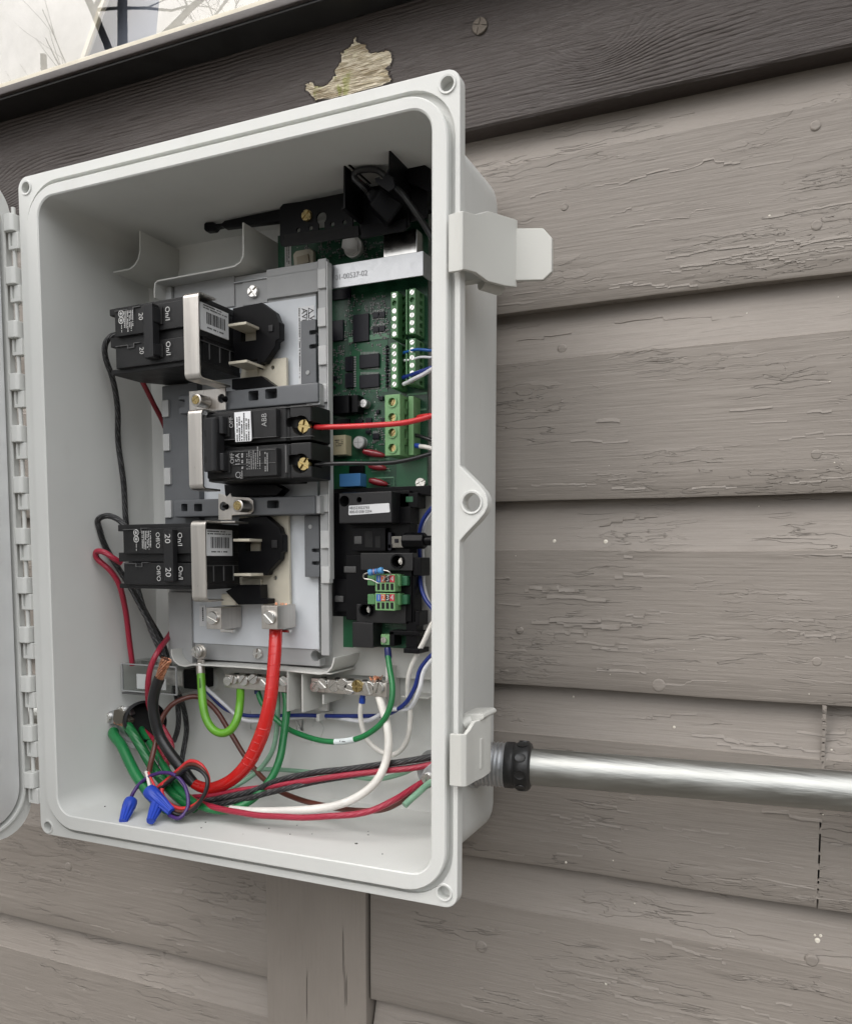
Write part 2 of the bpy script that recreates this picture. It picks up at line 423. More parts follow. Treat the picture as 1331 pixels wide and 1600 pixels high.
def mat_pcb():
    q = N('green_circuit_board'); V = q.obj
    vo = q.n('TexVoronoi'); vo.distance = 'MANHATTAN'; vo.feature = 'F1'; vo.inputs['Scale'].default_value = 260; q.l(V, vo.inputs['Vector'])
    br = q.n('TexBrick'); br.inputs['Scale'].default_value = 210; br.inputs['Mortar Size'].default_value = .06; q.l(q.mapv(V, rot=(R(90), 0, 0)), br.inputs['Vector'])
    m = q.ss(q.noise(V, 70, 2), .46, .56)
    tr = q.math('MULTIPLY', br.outputs['Fac'], m)
    col = q.mix(q.ss(q.noise(V, 24, 2), .35, .65), (.004, .040, .018), (.009, .062, .028))
    col = q.mix(q.math('MULTIPLY', tr, .55), col, (.022, .13, .062))
    via = q.math('MULTIPLY', q.ss(vo.outputs['Distance'], .12, .2, 1, 0), q.ss(q.noise(V, 130, 1), .58, .6))
    col = q.mix(via, col, (.38, .42, .36))
    q.l(col, q.b.inputs['Base Color']); q.b.inputs['Roughness'].default_value = .3; q.bump(tr, .00005); return q.m
def mat_glass(name, tint=(1,1,1), ior=1.45, rough=.0, tr=1.0):
    q = N(name); q.t.nodes.remove(q.b)
    lw = q.n('LayerWeight'); r0 = ((ior-1)/(ior+1))**2
    fac = q.math('ADD', q.math('MULTIPLY', q.math('POWER', lw.outputs['Facing'], 4.0), 1-r0), r0)
    g = q.n('BsdfGlossy'); g.inputs['Roughness'].default_value = rough
    t = q.n('BsdfTransparent'); t.inputs['Color'].default_value = (*tint, 1)
    mx = q.n('MixShader'); q.l(fac, mx.inputs[0]); q.l(t.outputs[0], mx.inputs[1]); q.l(g.outputs[0], mx.inputs[2]); q.l(mx.outputs[0], q.o.inputs['Surface']); return q.m

YT, YS, YR = .1165, .1250, .1365           # trim face, siding face, recessed top of each board
def trim_local(u, v):
    p = at(u, v, YT); return p.x, p.z
KNOTS = [(*trim_local(930, 70), 26.0, .017), (*trim_local(-40, 300), 22.0, .03), (*trim_local(1250, 10), -6.0, .03)]
M_SID = mat_siding(); M_TRIM = mat_trim(); M_BARE = mat_bare()
M_BOX = mat_plastic('light_grey_enclosure_plastic', (.620, .626, .602), .5); M_TRAY = mat_plastic('pale_tray_plastic', (.56, .56, .53), .4)
M_NICK = mat_metal('nickel_plate', (.62, .59, .55), .34); M_ZINC = mat_metal('zinc_plate', (.52, .53, .54), .42, spangle=True)
M_STEEL = mat_metal('bright_steel', (.74, .73, .70), .22, (200, 200, 200)); M_BRASS = mat_metal('yellow_zinc', (.46, .36, .17), .26, (200, 200, 200))
M_COND = mat_metal('galvanised_conduit', (.42, .425, .405), .44, (9, 320, 320), .0003)
M_COPPER = mat_metal('copper', (.75, .38, .24), .3, (100, 100, 100))
M_BLK = plain('black_plastic', (.0040, .0040, .0048), .38, bump=.00004, bscale=900, var=.1, spec=.14)
M_BRK = plain('breaker_black_plastic', (.0125, .0125, .013), .44, bump=.00006, bscale=1500, var=.22, vscale=90, spec=.35)
M_BRK2 = plain('handle_black_plastic', (.014, .014, .015), .36, spec=.4, bump=.00005, bscale=900)
M_DGREY = plain('dark_grey_plastic', (.120, .126, .134), .42, bump=.00004, var=.06)
M_MGREY = plain('mid_grey_plastic', (.35, .355, .355), .42, bump=.00004, var=.05)
M_LGREY = plain('light_grey_tab_plastic', (.47, .475, .47), .4, var=.05)
M_SHEET = plain('pale_blue_grey_sheet', (.63, .66, .69), .32, bump=.00003, bscale=200, var=.04)
M_BUS = plain('tin_plated_bus', (.60, .56, .46), .45, .25, bump=.00005, bscale=200, var=.07)
M_PCB = mat_pcb(); M_GREEN = plain('terminal_green', (.085, .225, .090), .4, var=.08); M_GREEN2 = plain('light_terminal_green', (.17, .345, .150), .4, var=.08)
M_CHIP = plain('chip_black', (.006, .006, .011), .36, spec=.3); M_WHITE = plain('white_print', (.50, .50, .49), .6); M_LABEL = plain('white_label', (.72, .73, .74), .45)
M_INK = plain('black_ink', (.02, .02, .02), .6); M_GPRINT = plain('grey_print', (.30, .30, .30), .6); M_DARKHOLE = plain('dark_recess', (.004, .004, .004), .8)
M_NUTBLUE = plain('wire_nut_blue', (.020, .060, .42), .38, var=.08)
M_BLUEC = plain('blue_capacitor', (.06, .20, .44), .4, var=.06); M_REDC = plain('red_varistor', (.22, .012, .02), .25, coat=.5)
M_BEIGE = plain('beige_relay', (.46, .41, .27), .45, var=.06)
W, H = .350686, .495
FLOOR, BACK, LEFTW, RIGHTW, CEIL = .0200, .107, .0236, .3347, .4750

# ------------------------------------------------------------------ the setting
GZ = -1.22
gm = N('gravel_ground'); gcol = gm.mix(gm.ss(gm.noise(gm.obj, 30, 6, .7), .3, .7), (.10, .09, .075), (.24, .22, .19)); gm.l(gcol, gm.b.inputs['Base Color'])
gm.b.inputs['Roughness'].default_value = .9; gm.bump(gm.noise(gm.obj, 45, 5, .7), .02)
g = MB(); k = 0
g.v += [(-150, -150, GZ), (150, -150, GZ), (150, 150, GZ), (-150, 150, GZ)]; g.f.append((0, 1, 2, 3))
go = g.build('ground', gm.m, None, recalc=False); go['kind'] = 'structure'

wall = thing('house_wall', 'taupe lapped wood siding of the house behind the grey electrical box', 'wall', (.25, YS, GZ))
BATL, BATR = at(420, 1500, YS).x, at(575, 1500, YS).x
JOINT = at(1283, 1250, YS).x
BUTT = [at(1000, 463, YS).z, at(1000, 783.5, YS).z, at(1000, 1082, YS).z, at(1000, 1373, YS).z, at(640, 1577, YS).z]
BUTT = [BUTT[0] - i*(BUTT[0]-BUTT[4])/4 for i in range(13)]
PITCH = BUTT[0]-BUTT[1]
TRIM_BOT = (at(900, 157, YT).z + at(1300, 87, YT).z)/2
def sid_y(z):
    """depth of the siding face at height z: full face, sloped band or recess"""
    for i, zb in enumerate(BUTT):
        if z >= zb:
            zt = TRIM_BOT + .01 if i == 0 else BUTT[i-1]; c_ = zt - .036*PITCH/.134
            return YS if z <= c_ else YS + .0012 + (YR-YS-.0020)*min(1, (z-c_)/(zt-.004-c_))
    return YS
def on_wall(u, v):
    p = at(u, v, YS); p = at(u, v, sid_y(p.z)); return at(u, v, sid_y(p.z))
def siding(x0, x1, zb, zt, name='siding_board', seed=0):
    """one lapped board: butt edge, full face, sloped upper band, recessed top tucked under the next board"""
    L = x1-x0; nx = max(3, int(L/.012)); m = MB(); cr = zt - .036*PITCH/.134 - .0
    prof = [(YR+.010, zb+.001), (YS+.0006, zb), (YS, zb+.0012), (YS-.0003, zb+.02), (YS, zb+.05), (YS, cr-.004), (YS-.0002, cr), (YS+.0012, cr+.0007), (YR-.0008, zt-.004), (YR, zt+.004), (YR+.004, zt+.012), (YR+.010, zt+.012)]
    rings = []
    for i in range(nx+1):
        x = x0 + L*i/nx; ring = []
        for j, (y, z) in enumerate(prof):
            w = noise.noise(Vector((x*7, seed*3.7, .3)))*.0011 + noise.noise(Vector((x*45, seed*1.7, 5)))*.0004
            wy = noise.noise(Vector((x*9, z*30, seed)))*.0006
            if j in (1, 2): z2 = z + w
            elif j == 6 or j == 7: z2 = z + noise.noise(Vector((x*12, seed*2.1, 9)))*.0012
            else: z2 = z
            ring.append((x, y + (wy if 0 < j < 9 else 0), z2))
        rings.append(ring)
    return m.loft(rings).build(name, M_SID, wall, ang=28)
tops = [TRIM_BOT + .01] + BUTT
for i, zb in enumerate(BUTT):
    zt = tops[i]
    if zb < GZ: break
    segs = [(-1.6, BATL-.0010), (BATR+.0024, 1.9)]
    if i == 3: segs = [(-1.6, BATL-.0010), (BATR+.0024, JOINT-.0005), (JOINT+.0006, 1.9)]
    for k, (a, b) in enumerate(segs):
        siding(a, b, zb + (-.003 if a < 0 else 0), zt + (-.003 if a < 0 and i else 0), seed=i*3+k)
# paint bridging parts of the butt joint, so the gap shows as a broken jagged line
rnd = random.Random(21); z = BUTT[3] + .0006; jm = MB()
while z < BUTT[2] - .004:
    L_ = rnd.uniform(.001, .006)
    if rnd.random() < (.45 if z < BUTT[3]+.066 else .93):
        a_, b_ = JOINT-.0010, JOINT+.0011; w1, w2 = rnd.uniform(-.0006, .0013), rnd.uniform(-.0006, .0013)
        jm.prism([(a_, z), (b_, z+rnd.uniform(-.0006, .0006)), (b_-w1*.3, z+L_*.8), (a_+w2, z+L_*.85)], YS-.0002, YS+.0030)
    z += L_
jm.build('joint_paint', M_SID, wall)['kind'] = 'stuff'
bat = MB(); rings = []
for i in range(90):
    z = TRIM_BOT + .004 + (GZ - TRIM_BOT)*i/89; w = noise.noise(Vector((z*13, 2, 1)))*.0008
    rings.append([(BATL+w, YS-.0035, z), (BATR-w*.6, YS-.0035, z), (BATR-w*.6+.0004, YR+.008, z), (BATL+w, YR+.008, z)])
def mat_batten():
    q = N('taupe_painted_batten'); V = q.obj
    gr = q.noise(q.mapv(V, (420, 30, 9)), 1.0, 4, .6); crk = q.ss(q.noise(q.mapv(V, (170, 20, 5), (3, 1, 2)), 1.0, 3, .5), .66, .70)
    h = q.math('SUBTRACT', q.math('MULTIPLY', gr, .45), q.math('MULTIPLY', crk, .9)); q.bump(h, .0018)
    col = q.mix(q.ss(q.noise(q.mapv(V, (9, 9, 5)), 1.0, 4), .3, .7), (.225, .198, .172), (.270, .240, .210))
    col = q.mix(q.math('MULTIPLY', crk, .6), col, (.06, .05, .04)); q.l(col, q.b.inputs['Base Color']); q.b.inputs['Roughness'].default_value = .55; return q.m
bat.loft(rings).build('batten_board', mat_batten(), wall, .0012, 2)
# sheathing behind the boards
MB().box(-1.6, 1.9, YR+.013, YR+.12, GZ, 2.2).build('sheathing', plain('dark_sheathing', (.03, .027, .024), .9), wall)
# painted-over nail heads, a row near each butt edge and the ones that show
M_SIDN = plain('taupe_nail_paint', (.272, .242, .213), .5, bump=.0001, bscale=400, var=.06)
for u, v, r in ((1029, 1071, .0042), (1275, 710, .0030), (752, 1480, .0042), (1268, 1502, .0036), (1276, 352, .0030), (1274, 196, .0028), (882, 323, .0026), (812, 985, .0026), (1276, 1034, .0028), (107, 1355, .0040), (878, 545, .0030)):
    p = on_wall(u, v); m = MB(); m.lathe(p + Vector((0, .001, 0)), p - Vector((0, .0007, 0)), [(0, r*1.25), (.55, r*1.15), (.86, r*1.0), (.97, r*.86), (1, r*.7)], 18).build('nail_head', M_SID, wall, ang=60)
# dried paint drips and spatter on the boards
sp = MB(); rnd = random.Random(5)
for i in range(22):
    u, v = rnd.uniform(790, 1331), rnd.uniform(240, 1590); p = on_wall(u, v); p.y -= .0006; r = rnd.choice((.0004, .0005, .0006, .0008, .0012))
    sp.lathe(p + Vector((0, .0016, 0)), p, [(0, r), (.6, r*.9), (1, r*.4)], 7)
for u, v, r in ((866, 846, .0018), (946, 847, .002), (1277, 1471, .0022), (1282, 1463, .0013), (1273, 1462, .001), (1053, 1137, .0012), (896, 1089, .001), (884, 1348, .0012)):
    p = on_wall(u, v); p.y -= .0006; sp.lathe(p + Vector((0, .004, 0)), p, [(0, r), (.8, r*.9), (1, r*.5)], 9)
o = sp.build('paint_spatter', plain('cream_paint_spatter', (.66, .62, .54), .5), wall); o['kind'] = 'stuff'
# long curled paint cracks: thin raised lips that wander along the grain
cr = MB(); rnd = random.Random(11)
def lip(u0, v0, length, step=9):
    """a lifted paint edge: steps along the board, with short jumps across the grain"""
    p = on_wall(u0, v0); pts = []; x, z = p.x, p.z
    while length > 0:
        pts.append((x, z)); d = rnd.uniform(.002, .009); x += d; length -= d; z += rnd.gauss(0, .0004)
        if rnd.random() < .33: pts.append((x, z)); z += rnd.choice((-1, 1))*rnd.uniform(.0006, .0024); x += rnd.uniform(-.0003, .0010)
    h = rnd.uniform(.00022, .0006); w = rnd.uniform(.002, .006); prev = None
    for x, z in pts:
        k = len(cr.v); jh = h*rnd.uniform(.6, 1.2); jz = rnd.uniform(-.0002, .0002)
        Y_ = sid_y(z); Yt = sid_y(z+w)
        cr.v += [(x, Yt+.0008, z+w+jz*2), (x, sid_y(z+.0007)-jh*.75, z+.0007+jz), (x, Y_-jh, z+.0001), (x, Y_+.0008, z-.0001)]
        if prev is not None:
            for j in range(3): cr.f.append((prev+j, prev+j+1, k+j+1, k+j))
        prev = k
for u, v, l in ((840, 300, .06), (930, 292, .09), (1010, 325, .10), (1120, 262, .05), (870, 362, .05), (960, 355, .07), (1040, 405, .10), (1150, 412, .08), (1030, 425, .12), (1190, 342, .05), (880, 425, .05),
                (900, 735, .05), (950, 752, .06), (1010, 745, .05), (1080, 725, .06), (1150, 735, .05), (1230, 750, .04), (1210, 715, .05), (800, 740, .03), (830, 760, .05), (1190, 545, .06), (960, 505, .08), (1130, 510, .05),
                (870, 975, .06), (830, 975, .05), (940, 970, .06), (1010, 955, .04), (1075, 940, .03), (1200, 970, .03), (960, 905, .04), (1240, 868, .04), (820, 925, .03), (900, 1005, .03),
                (860, 1275, .03), (1000, 1285, .06), (1050, 1305, .06), (1190, 1270, .04), (1080, 1150, .08), (1120, 1165, .05), (1020, 1120, .03),
                (760, 1450, .05), (860, 1510, .08), (900, 1530, .06), (960, 1560, .08), (830, 1540, .05), (1000, 1470, .06), (1160, 1530, .05), (780, 1555, .05), (1060, 1590, .05),
                (120, 1420, .03), (220, 1390, .05), (290, 1400, .04), (330, 1430, .03), (60, 1370, .03), (40, 1545, .03), (200, 1590, .02)):
    lip(u, v, l)
for k in range(330):                      # flaking gathers in the lower third of each board and along the creases
    i = rnd.randrange(5); z = BUTT[i] + (abs(rnd.gauss(0, .020)) + .004 if rnd.random() < .6 else rnd.uniform(.01, .125))
    x = rnd.uniform(.30, .68) if rnd.random() < .72 else rnd.uniform(-.25, .12)
    if z > TRIM_BOT - .012 or abs(x-JOINT) < .002: continue
    q = RM.transposed() @ (Vector((x, YS, z)) - CAM_POS); lip(PPX + FPX*q.x/-q.z, PPY - FPX*q.y/-q.z, min(rnd.uniform(.008, .045), (BATL-.004-x) if x < BATL else 1))
cr.build('lifted_paint_edges', M_SID, wall, ang=50, recalc=False)['kind'] = 'stuff'

# dark trim board under the window, with the bare patch where paint came off
TRIM_TOP = (at(0, 190, YT).z + at(640, 0, YT).z)/2
tm = MB(); rings = []
for i in range(141):
    x = -1.6 + 3.5*i/140; w = noise.noise(Vector((x*9, 4, 1)))*.0010 + noise.noise(Vector((x*60, 4, 7)))*.0005
    rings.append([(x, YT+.0012, TRIM_BOT+w), (x, YT, TRIM_BOT+.0016+w), (x, YT, TRIM_TOP), (x, YR+.008, TRIM_TOP), (x, YR+.008, TRIM_BOT+w*.3)])
trim = tm.loft(rings).build('trim_board', M_TRIM, wall, ang=30)
# object coordinates of the wall start at the wall's own base; the trim gets its own frame so the knots land where they are
def rebase(o, org):
    d = ORG[o] - Vector(org)
    o.data.transform(Matrix.Translation(d)); o.location = -d; ORG[o] = Vector(org)
rebase(trim, (0, 0, 0))
pp = [(478,131),(486,128),(491,133),(500,137),(515,127),(523,118),(524,106),(531,96),(533,83),(545,75),(551,66),(556,57),(561,68),(571,69),(576,83),(590,82),(609,78),(613,87),(611,101),(603,108),(609,119),(612,126),(598,134),(560,144),(520,153),(493,158),(481,143)]
rnd = random.Random(3); pj = []
for i, (u, v) in enumerate(pp):
    u2, v2 = pp[(i+1) % len(pp)]
    for t in (0, .25, .5, .75): pj.append((u+(u2-u)*t+rnd.uniform(-2.6, 2.6), v+(v2-v)*t+rnd.uniform(-1.5, 1.5)))
bp = MB().prism([(at(u, v, YT-.0003).x, at(u, v, YT-.0003).z) for u, v in pj], YT-.0004, YT+.002).build('bare_wood_patch', M_BARE, wall, label='bare weathered wood where the brown paint has flaked off')
c0 = at(548, 110, YT); rebase(bp, c0)
# raised fibres of the bare wood, ragged at both ends
rnd = random.Random(17); PX = [(at(u, v, YT).x, at(u, v, YT).z) for u, v in pj]; zs = [q[1] for q in PX]; z = min(zs)+.001; sm = MB()
while z < max(zs)-.0015:
    xs = sorted(a[0]+(b[0]-a[0])*(z-a[1])/(b[1]-a[1]) for a, b in zip(PX, PX[1:]+PX[:1]) if (a[1]-z)*(b[1]-z) < 0)
    for i in range(0, len(xs)-1, 2):
        x = xs[i] + rnd.uniform(-.0012, .002)
        while x < xs[i+1]-.002:
            L_ = min(rnd.uniform(.006, .024), xs[i+1]-x+rnd.uniform(-.001, .0012)); w_ = rnd.uniform(.0004, .0009); t_ = rnd.uniform(.0003, .0011)
            sm.loft([[(x, YT+.0005, z-w_*.2), (x, YT-.0005, z), (x, YT+.0005, z+w_*.2)], [(x+L_*.3, YT+.0005, z-w_), (x+L_*.3, YT-.0004-t_, z+rnd.uniform(-.0002, .0002)), (x+L_*.3, YT+.0005, z+w_)], [(x+L_*.8, YT+.0005, z-w_*.9), (x+L_*.8, YT-.0004-t_*.8, z), (x+L_*.8, YT+.0005, z+w_*.9)], [(x+L_, YT+.0005, z-w_*.2), (x+L_, YT-.0004, z), (x+L_, YT+.0005, z+w_*.2)]])
            x += L_ + rnd.uniform(.0003, .003)
    z += rnd.uniform(.0009, .0017)
fib = sm.build('wood_fibres', M_BARE, wall, ang=20); fib['kind'] = 'stuff'; rebase(fib, c0)
# curled paint rim round the patch
rim = MB()
P = [at(u, v, YT) for u, v in pj]; n = len(P)
for i in range(n):
    a, b = P[i], P[(i+1) % n]; t = (b-a); nn = Vector((t.z, 0, -t.x)).normalized()*-1; w = .0009+.0007*random.random(); k = len(rim.v); hh = .0010
    rim.v += [tuple(a+Vector((0,-.0004-hh*.6,0))), tuple(b+Vector((0,-.0004-hh*.6,0))), tuple(b+nn*w+Vector((0,-.0002,0))), tuple(a+nn*w+Vector((0,-.0002,0))), tuple(a), tuple(b)]
    rim.f += [(k,k+1,k+2,k+3), (k+4,k+5,k+1,k)]
rim.build('curled_paint_rim', M_TRIM, wall, recalc=False)
p = at(750, 41, YT); s0 = screw(wall, p - Vector((0, .0004, 0)), .0058, plain('corroded_screw', (.10, .085, .07), .6, .6, bump=.0004, bscale=300, var=.4), 'cross', .0012, .5)

# window above: sill nosing, cream frame, glass, white blinds with a gap
win = thing('window', 'window with cream frame and white blinds above the dark brown trim', 'window', (.0, .11, TRIM_TOP))
SY = YT-.030
M_SILL = plain('brown_sill_paint', (.055, .046, .043), .45, bump=.0004, bscale=90, var=.15)
MB().box(-1.5, .75, SY, YR+.06, TRIM_TOP+.0015, TRIM_TOP+.0080).build('sill', M_SILL, win, .0012)
MB().box(-1.5, .75, SY+.003, YT+.004, TRIM_TOP-.0008, TRIM_TOP+.0013).build('sill_underside_shade', plain('sill_shade_black', (.008, .0075, .007), .5, var=.2), win, .0006)  # near-black strip that paints in the shade under the sill
M_CREAM = plain('cream_window_paint', (.62, .57, .46), .5, bump=.0003, bscale=160, var=.10, vscale=60)
z1 = TRIM_TOP+.0085
MB().box(-1.5, .75, SY+.004, YR+.05, z1, z1+.0055).build('frame_rail', M_CREAM, win, .001)
z2 = z1+.006
pane = MB().box(-1.5, .72, SY+.012, SY+.015, z2, 1.55).build('pane', mat_glass('window_glass', (.985, .99, .99), 2.0), win)
pane.data.materials.append(mat_glass('inner_glass_face', (1, 1, 1), 1.1))
for f_ in pane.data.polygons: f_.material_index = 0 if f_.normal.y < -.5 else 1
M_BLIND = N('white_fabric_blind'); M_BLIND.l(M_BLIND.mix(M_BLIND.ss(M_BLIND.noise(M_BLIND.obj, 14, 6, .65), .35, .65), (.46, .44, .395), (.60, .575, .53)), M_BLIND.b.inputs['Base Color']); M_BLIND.b.inputs['Roughness'].default_value = .9; M_BLIND = M_BLIND.m
BY = SY+.024
a0, a1, b0, b1 = at(132, 98, BY), at(167, 0, BY), at(243, 64, BY), at(249, 0, BY)
def ext(p, q, z): t = (z-p.z)/(q.z-p.z); return p.x+(q.x-p.x)*t
zt_ = 1.5
MB().prism([(-1.5, z2), (ext(a0, a1, z2), z2), (ext(a0, a1, zt_), zt_), (-1.5, zt_)], BY, BY+.002).build('blind', M_BLIND, win)
MB().prism([(ext(b0, b1, z2), z2), (.72, z2), (.72, zt_), (ext(b0, b1, zt_), zt_)], BY, BY+.002).build('blind', M_BLIND, win)
MB().prism([(ext(a0, a1, z2)-.004, z2), (ext(a0, a1, z2)+.001, z2), (ext(a0, a1, zt_)+.001, zt_), (ext(a0, a1, zt_)-.004, zt_)], BY-.003, BY-.0005).build('blind_hem', M_CREAM, win)
MB().box(-1.5, .72, BY+.02, BY+.024, z2, 1.55).build('sky_reflection_panel', plain('sky_reflection_tint', (.17, .19, .24), .7, var=.15, vscale=20), win)  # added panel, coloured to stand in for sky reflected in the gap
MB().box(-1.5, .75, SY, YR+.06, 1.55, 1.62).build('head_rail', M_CREAM, win, .002)
# bare trees across the yard; they show in the window glass
M_BARK = plain('grey_bark', (.055, .048, .042), .9, bump=.01, bscale=20, var=.3, vscale=6)
def bare_tree(loc, h, seed, label):
    rnd = random.Random(seed); root = thing('bare_tree', label, 'tree', loc, 'bare trees in the yard'); trunk = MB(); limbs = MB()
    def grow(p, d, L, r, lev, mb):
        pts = [p]; q = p.copy(); dd = d.copy()
        for i in range(4):
            k_ = .12 if lev else .02; dd = (dd + Vector((rnd.gauss(0, k_), rnd.gauss(0, k_), rnd.gauss(.03, .08)))).normalized(); q = q + dd*L/4; pts.append(q.copy())
        mb.tube(pts, [r, r*.6], 6 if lev < 2 else 4, 2 if lev < 2 else 0)
        if lev >= 5: return
        for i in range(7 if lev == 0 else 3):
            t = rnd.uniform(.35, 1.0); b = pts[min(4, int(t*4))]
            nd = (dd + Vector((rnd.gauss(0, .75), rnd.gauss(0, .75), rnd.gauss(.12, .35)))).normalized()
            grow(b, nd, L*rnd.uniform(.5, .75)*(1 if lev else .6), r*rnd.uniform(.35, .6), lev+1, limbs)
    grow(Vector(loc), Vector((0, 0, 1)), h*.72, h*.0065, 0, trunk)
    trunk.build('trunk', M_BARK, root, recalc=False); limbs.build('crown', M_BARK, root, recalc=False)
bare_tree((-4.10, -4.30, GZ), 9.0, 4, 'nearest bare leafless tree out in the yard facing the wall')
bare_tree((-7.2, -6.6, GZ), 9.5, 8, 'farther bare leafless tree out in the yard, left of the nearest')

# ------------------------------------------------------------------ the enclosure
box = thing('electrical_enclosure', 'open light grey plastic electrical box mounted on the siding', 'electrical box', (W/2, BACK, 0))
# body shell
def ringxy(i, y, r, zi=None): zi = i if zi is None else zi; return [(x, y, z) for x, z in rr(i, W-i, zi, H-zi, r)]
def ringin(y, d, r): return [(x, y, z) for x, z in rr(LEFTW+d, RIGHTW-d, FLOOR+d, CEIL-d, r)]
MB().loft([ringxy(.0125, .006, .026), ringxy(.0135, .104, .022), ringxy(.0155, .111, .020), ringxy(.021, .1155, .016)], False, True).build('outer_shell', M_BOX, box, ang=60)
MB().loft([ringin(-.0035, 0, .014), ringin(.02, .0002, .014), ringin(.10, .001, .012), ringin(.1055, .003, .010), ringin(BACK, .008, .008)], False, True).build('inner_shell', M_BOX, box, ang=50)
x0, x1, z0_, z1_ = .0116, .3448, .0086, .4832      # outer edge of the sealing lip
# flange plate with ear and screw holes
ear = []
for u, v in ((719, 728), (727, 736), (748, 757), (757, 768), (761.5, 778), (762, 790), (757, 802), (748, 813), (727, 835), (718, 846)):
    p = at(u, v, 0); ear.append((max(p.x, W), p.z))
out = rr(0, W, 0, H, .0085)
i0 = max(range(len(out)), key=lambda i: out[i][0]+out[i][1]*.001)   # after the last right-edge point of the loop
outer = [p for p in out]
# rr starts on the right side of the top-right corner; the loop ends at the bottom-right corner, so the ear goes at the end (bottom to top)
outer = outer + ear[::-1]
fl = MB(); n = len(outer)
fl.prism(outer, 0, .0085)
flange = fl.build('flange', M_BOX, box, .0009, 2)
holes = []
for u, v, r in ((699, 131, .0042), (694, 1395, .0042), (75.5, 1292, .0040), (41, 293, .0040)):
    p = at(u, v, 0); holes.append(MB().cyl((p.x, -.01, p.z), (p.x, .006, p.z), r, n=24))
p = at(737, 785, 0); EARC = p; holes.append(MB().cyl((p.x, -.01, p.z), (p.x, .02, p.z), .0056, n=28))
holes.append(MB().loft([[(x, -.02, z) for x, z in rr(LEFTW-.004, RIGHTW+.004, FLOOR-.004, CEIL+.004, .018)], [(x, .03, z) for x, z in rr(LEFTW-.004, RIGHTW+.004, FLOOR-.004, CEIL+.004, .018)]]))
holes.append(MB().loft([[(x, y, z) for x, z in rr(x0-.0038, x1+.0030, z0_-.0032, z1_+.0048, .030, 9)] for y in (-.02, .0035)]))
cut(flange, holes)
# moulded rings round the holes
for u, v, r in ((699, 131, .0042), (694, 1395, .0042), (75.5, 1292, .0040), (41, 293, .0040), (737, 785, .0056)):
    p = at(u, v, 0); m = MB(); nn = 28
    m.loft([[(p.x+rad*math.cos(2*math.pi*i/nn), y, p.z+rad*math.sin(2*math.pi*i/nn)) for i in range(nn)] for rad, y in ((r, .001), (r, -.0007), (r+.0011, -.0009), (r+.0016, .0002))], False, False)
    m.build('hole_collar', M_BOX, box, recalc=True)
# sealing lip round the opening
LO, LI = .0100, .0
def ringl(x0, x1, z0, z1, y, r): return [(x, y, z) for x, z in rr(x0, x1, z0, z1, r, 9)]
MB().loft([ringl(x0, x1, z0_, z1_, .004, .028), ringl(x0, x1, z0_, z1_, -.0032, .028), ringl(x0+.0008, x1-.0008, z0_+.0008, z1_-.0008, -.0042, .0275),
           ringl(LEFTW-.0009, RIGHTW+.0009, FLOOR-.0009, CEIL+.0009, -.0042, .0145), ringl(LEFTW, RIGHTW, FLOOR, CEIL, -.0034, .014), ringl(LEFTW, RIGHTW, FLOOR, CEIL, .01, .014)], False, False).build('sealing_lip', M_BOX, box, ang=24)
# hinge: knuckles on the door side and forked tabs on the flange side
ks = [335, 418, 502, 584, 665, 745, 825, 902, 979, 1056, 1133, 1206]
zk = [at(20 + i*2.6, v, -.001).z for i, v in enumerate(ks)]
for z in zk:
    m = MB(); m.prism([(-.0015, .0060), (-.0015, -.0035), (-.0035, -.0052), (-.0100, -.0052), (-.0120, -.0030), (-.0120, .0060)], z-.0125, z, 'z')
    m.build('hinge_knuckle', M_BOX, box, .0008)
    m = MB(); m.box(-.0100, .0004, -.0018, .0050, z-.0250, z-.0128)
    o = m.build('hinge_tab', M_BOX, box, .0006)
    cut(o, [MB().box(-.0078, -.0052, -.01, .02, z-.0225, z-.011)])
MB().cyl((-.0066, .001, zk[0]+.006), (-.0066, .001, zk[-1]-.022), .0016, n=12).build('hinge_pin', M_BOX, box)
# open door, swung a little past square
TH = R(96); hd = Vector((math.cos(TH), -math.sin(TH), 0)); hn = Vector((math.sin(TH), math.cos(TH), 0)); hp = Vector((-.0128, .0035, 0))
def dr(s, z, t): return tuple(hp + hd*s + hn*t + Vector((0, 0, z)))
def dring(i, t, r): return [dr(s, z, t) for s, z in rr(i, .352-i, i, H-i, r, 9)]
door = MB().loft([dring(.0, 0, .026), dring(.0, -.006, .026), dring(.008, -.007, .028), dring(.009, -.030, .028), dring(.014, -.034, .024)], False, True)
door.loft([dring(.0, 0, .026), dring(.0065, -.0002, .030), dring(.0065, .003, .030), dring(.0082, .003, .029), dring(.0082, -.004, .029)], False, False)
doo = door.build('door', M_BOX, box, ang=50)
MB().loft([dring(.0083, -.0050, .029), dring(.0120, -.0055, .027)], False, False).build('gasket', plain('black_rubber', (.012, .012, .012), .6), doo, recalc=False)
MB().loft([dring(.0108, -.006, .028), dring(.0108, .0015, .028), dring(.0120, .0028, .027)], False, True).build('door_liner', mat_plastic('white_door_liner', (.82, .83, .83), .32), doo, ang=50)
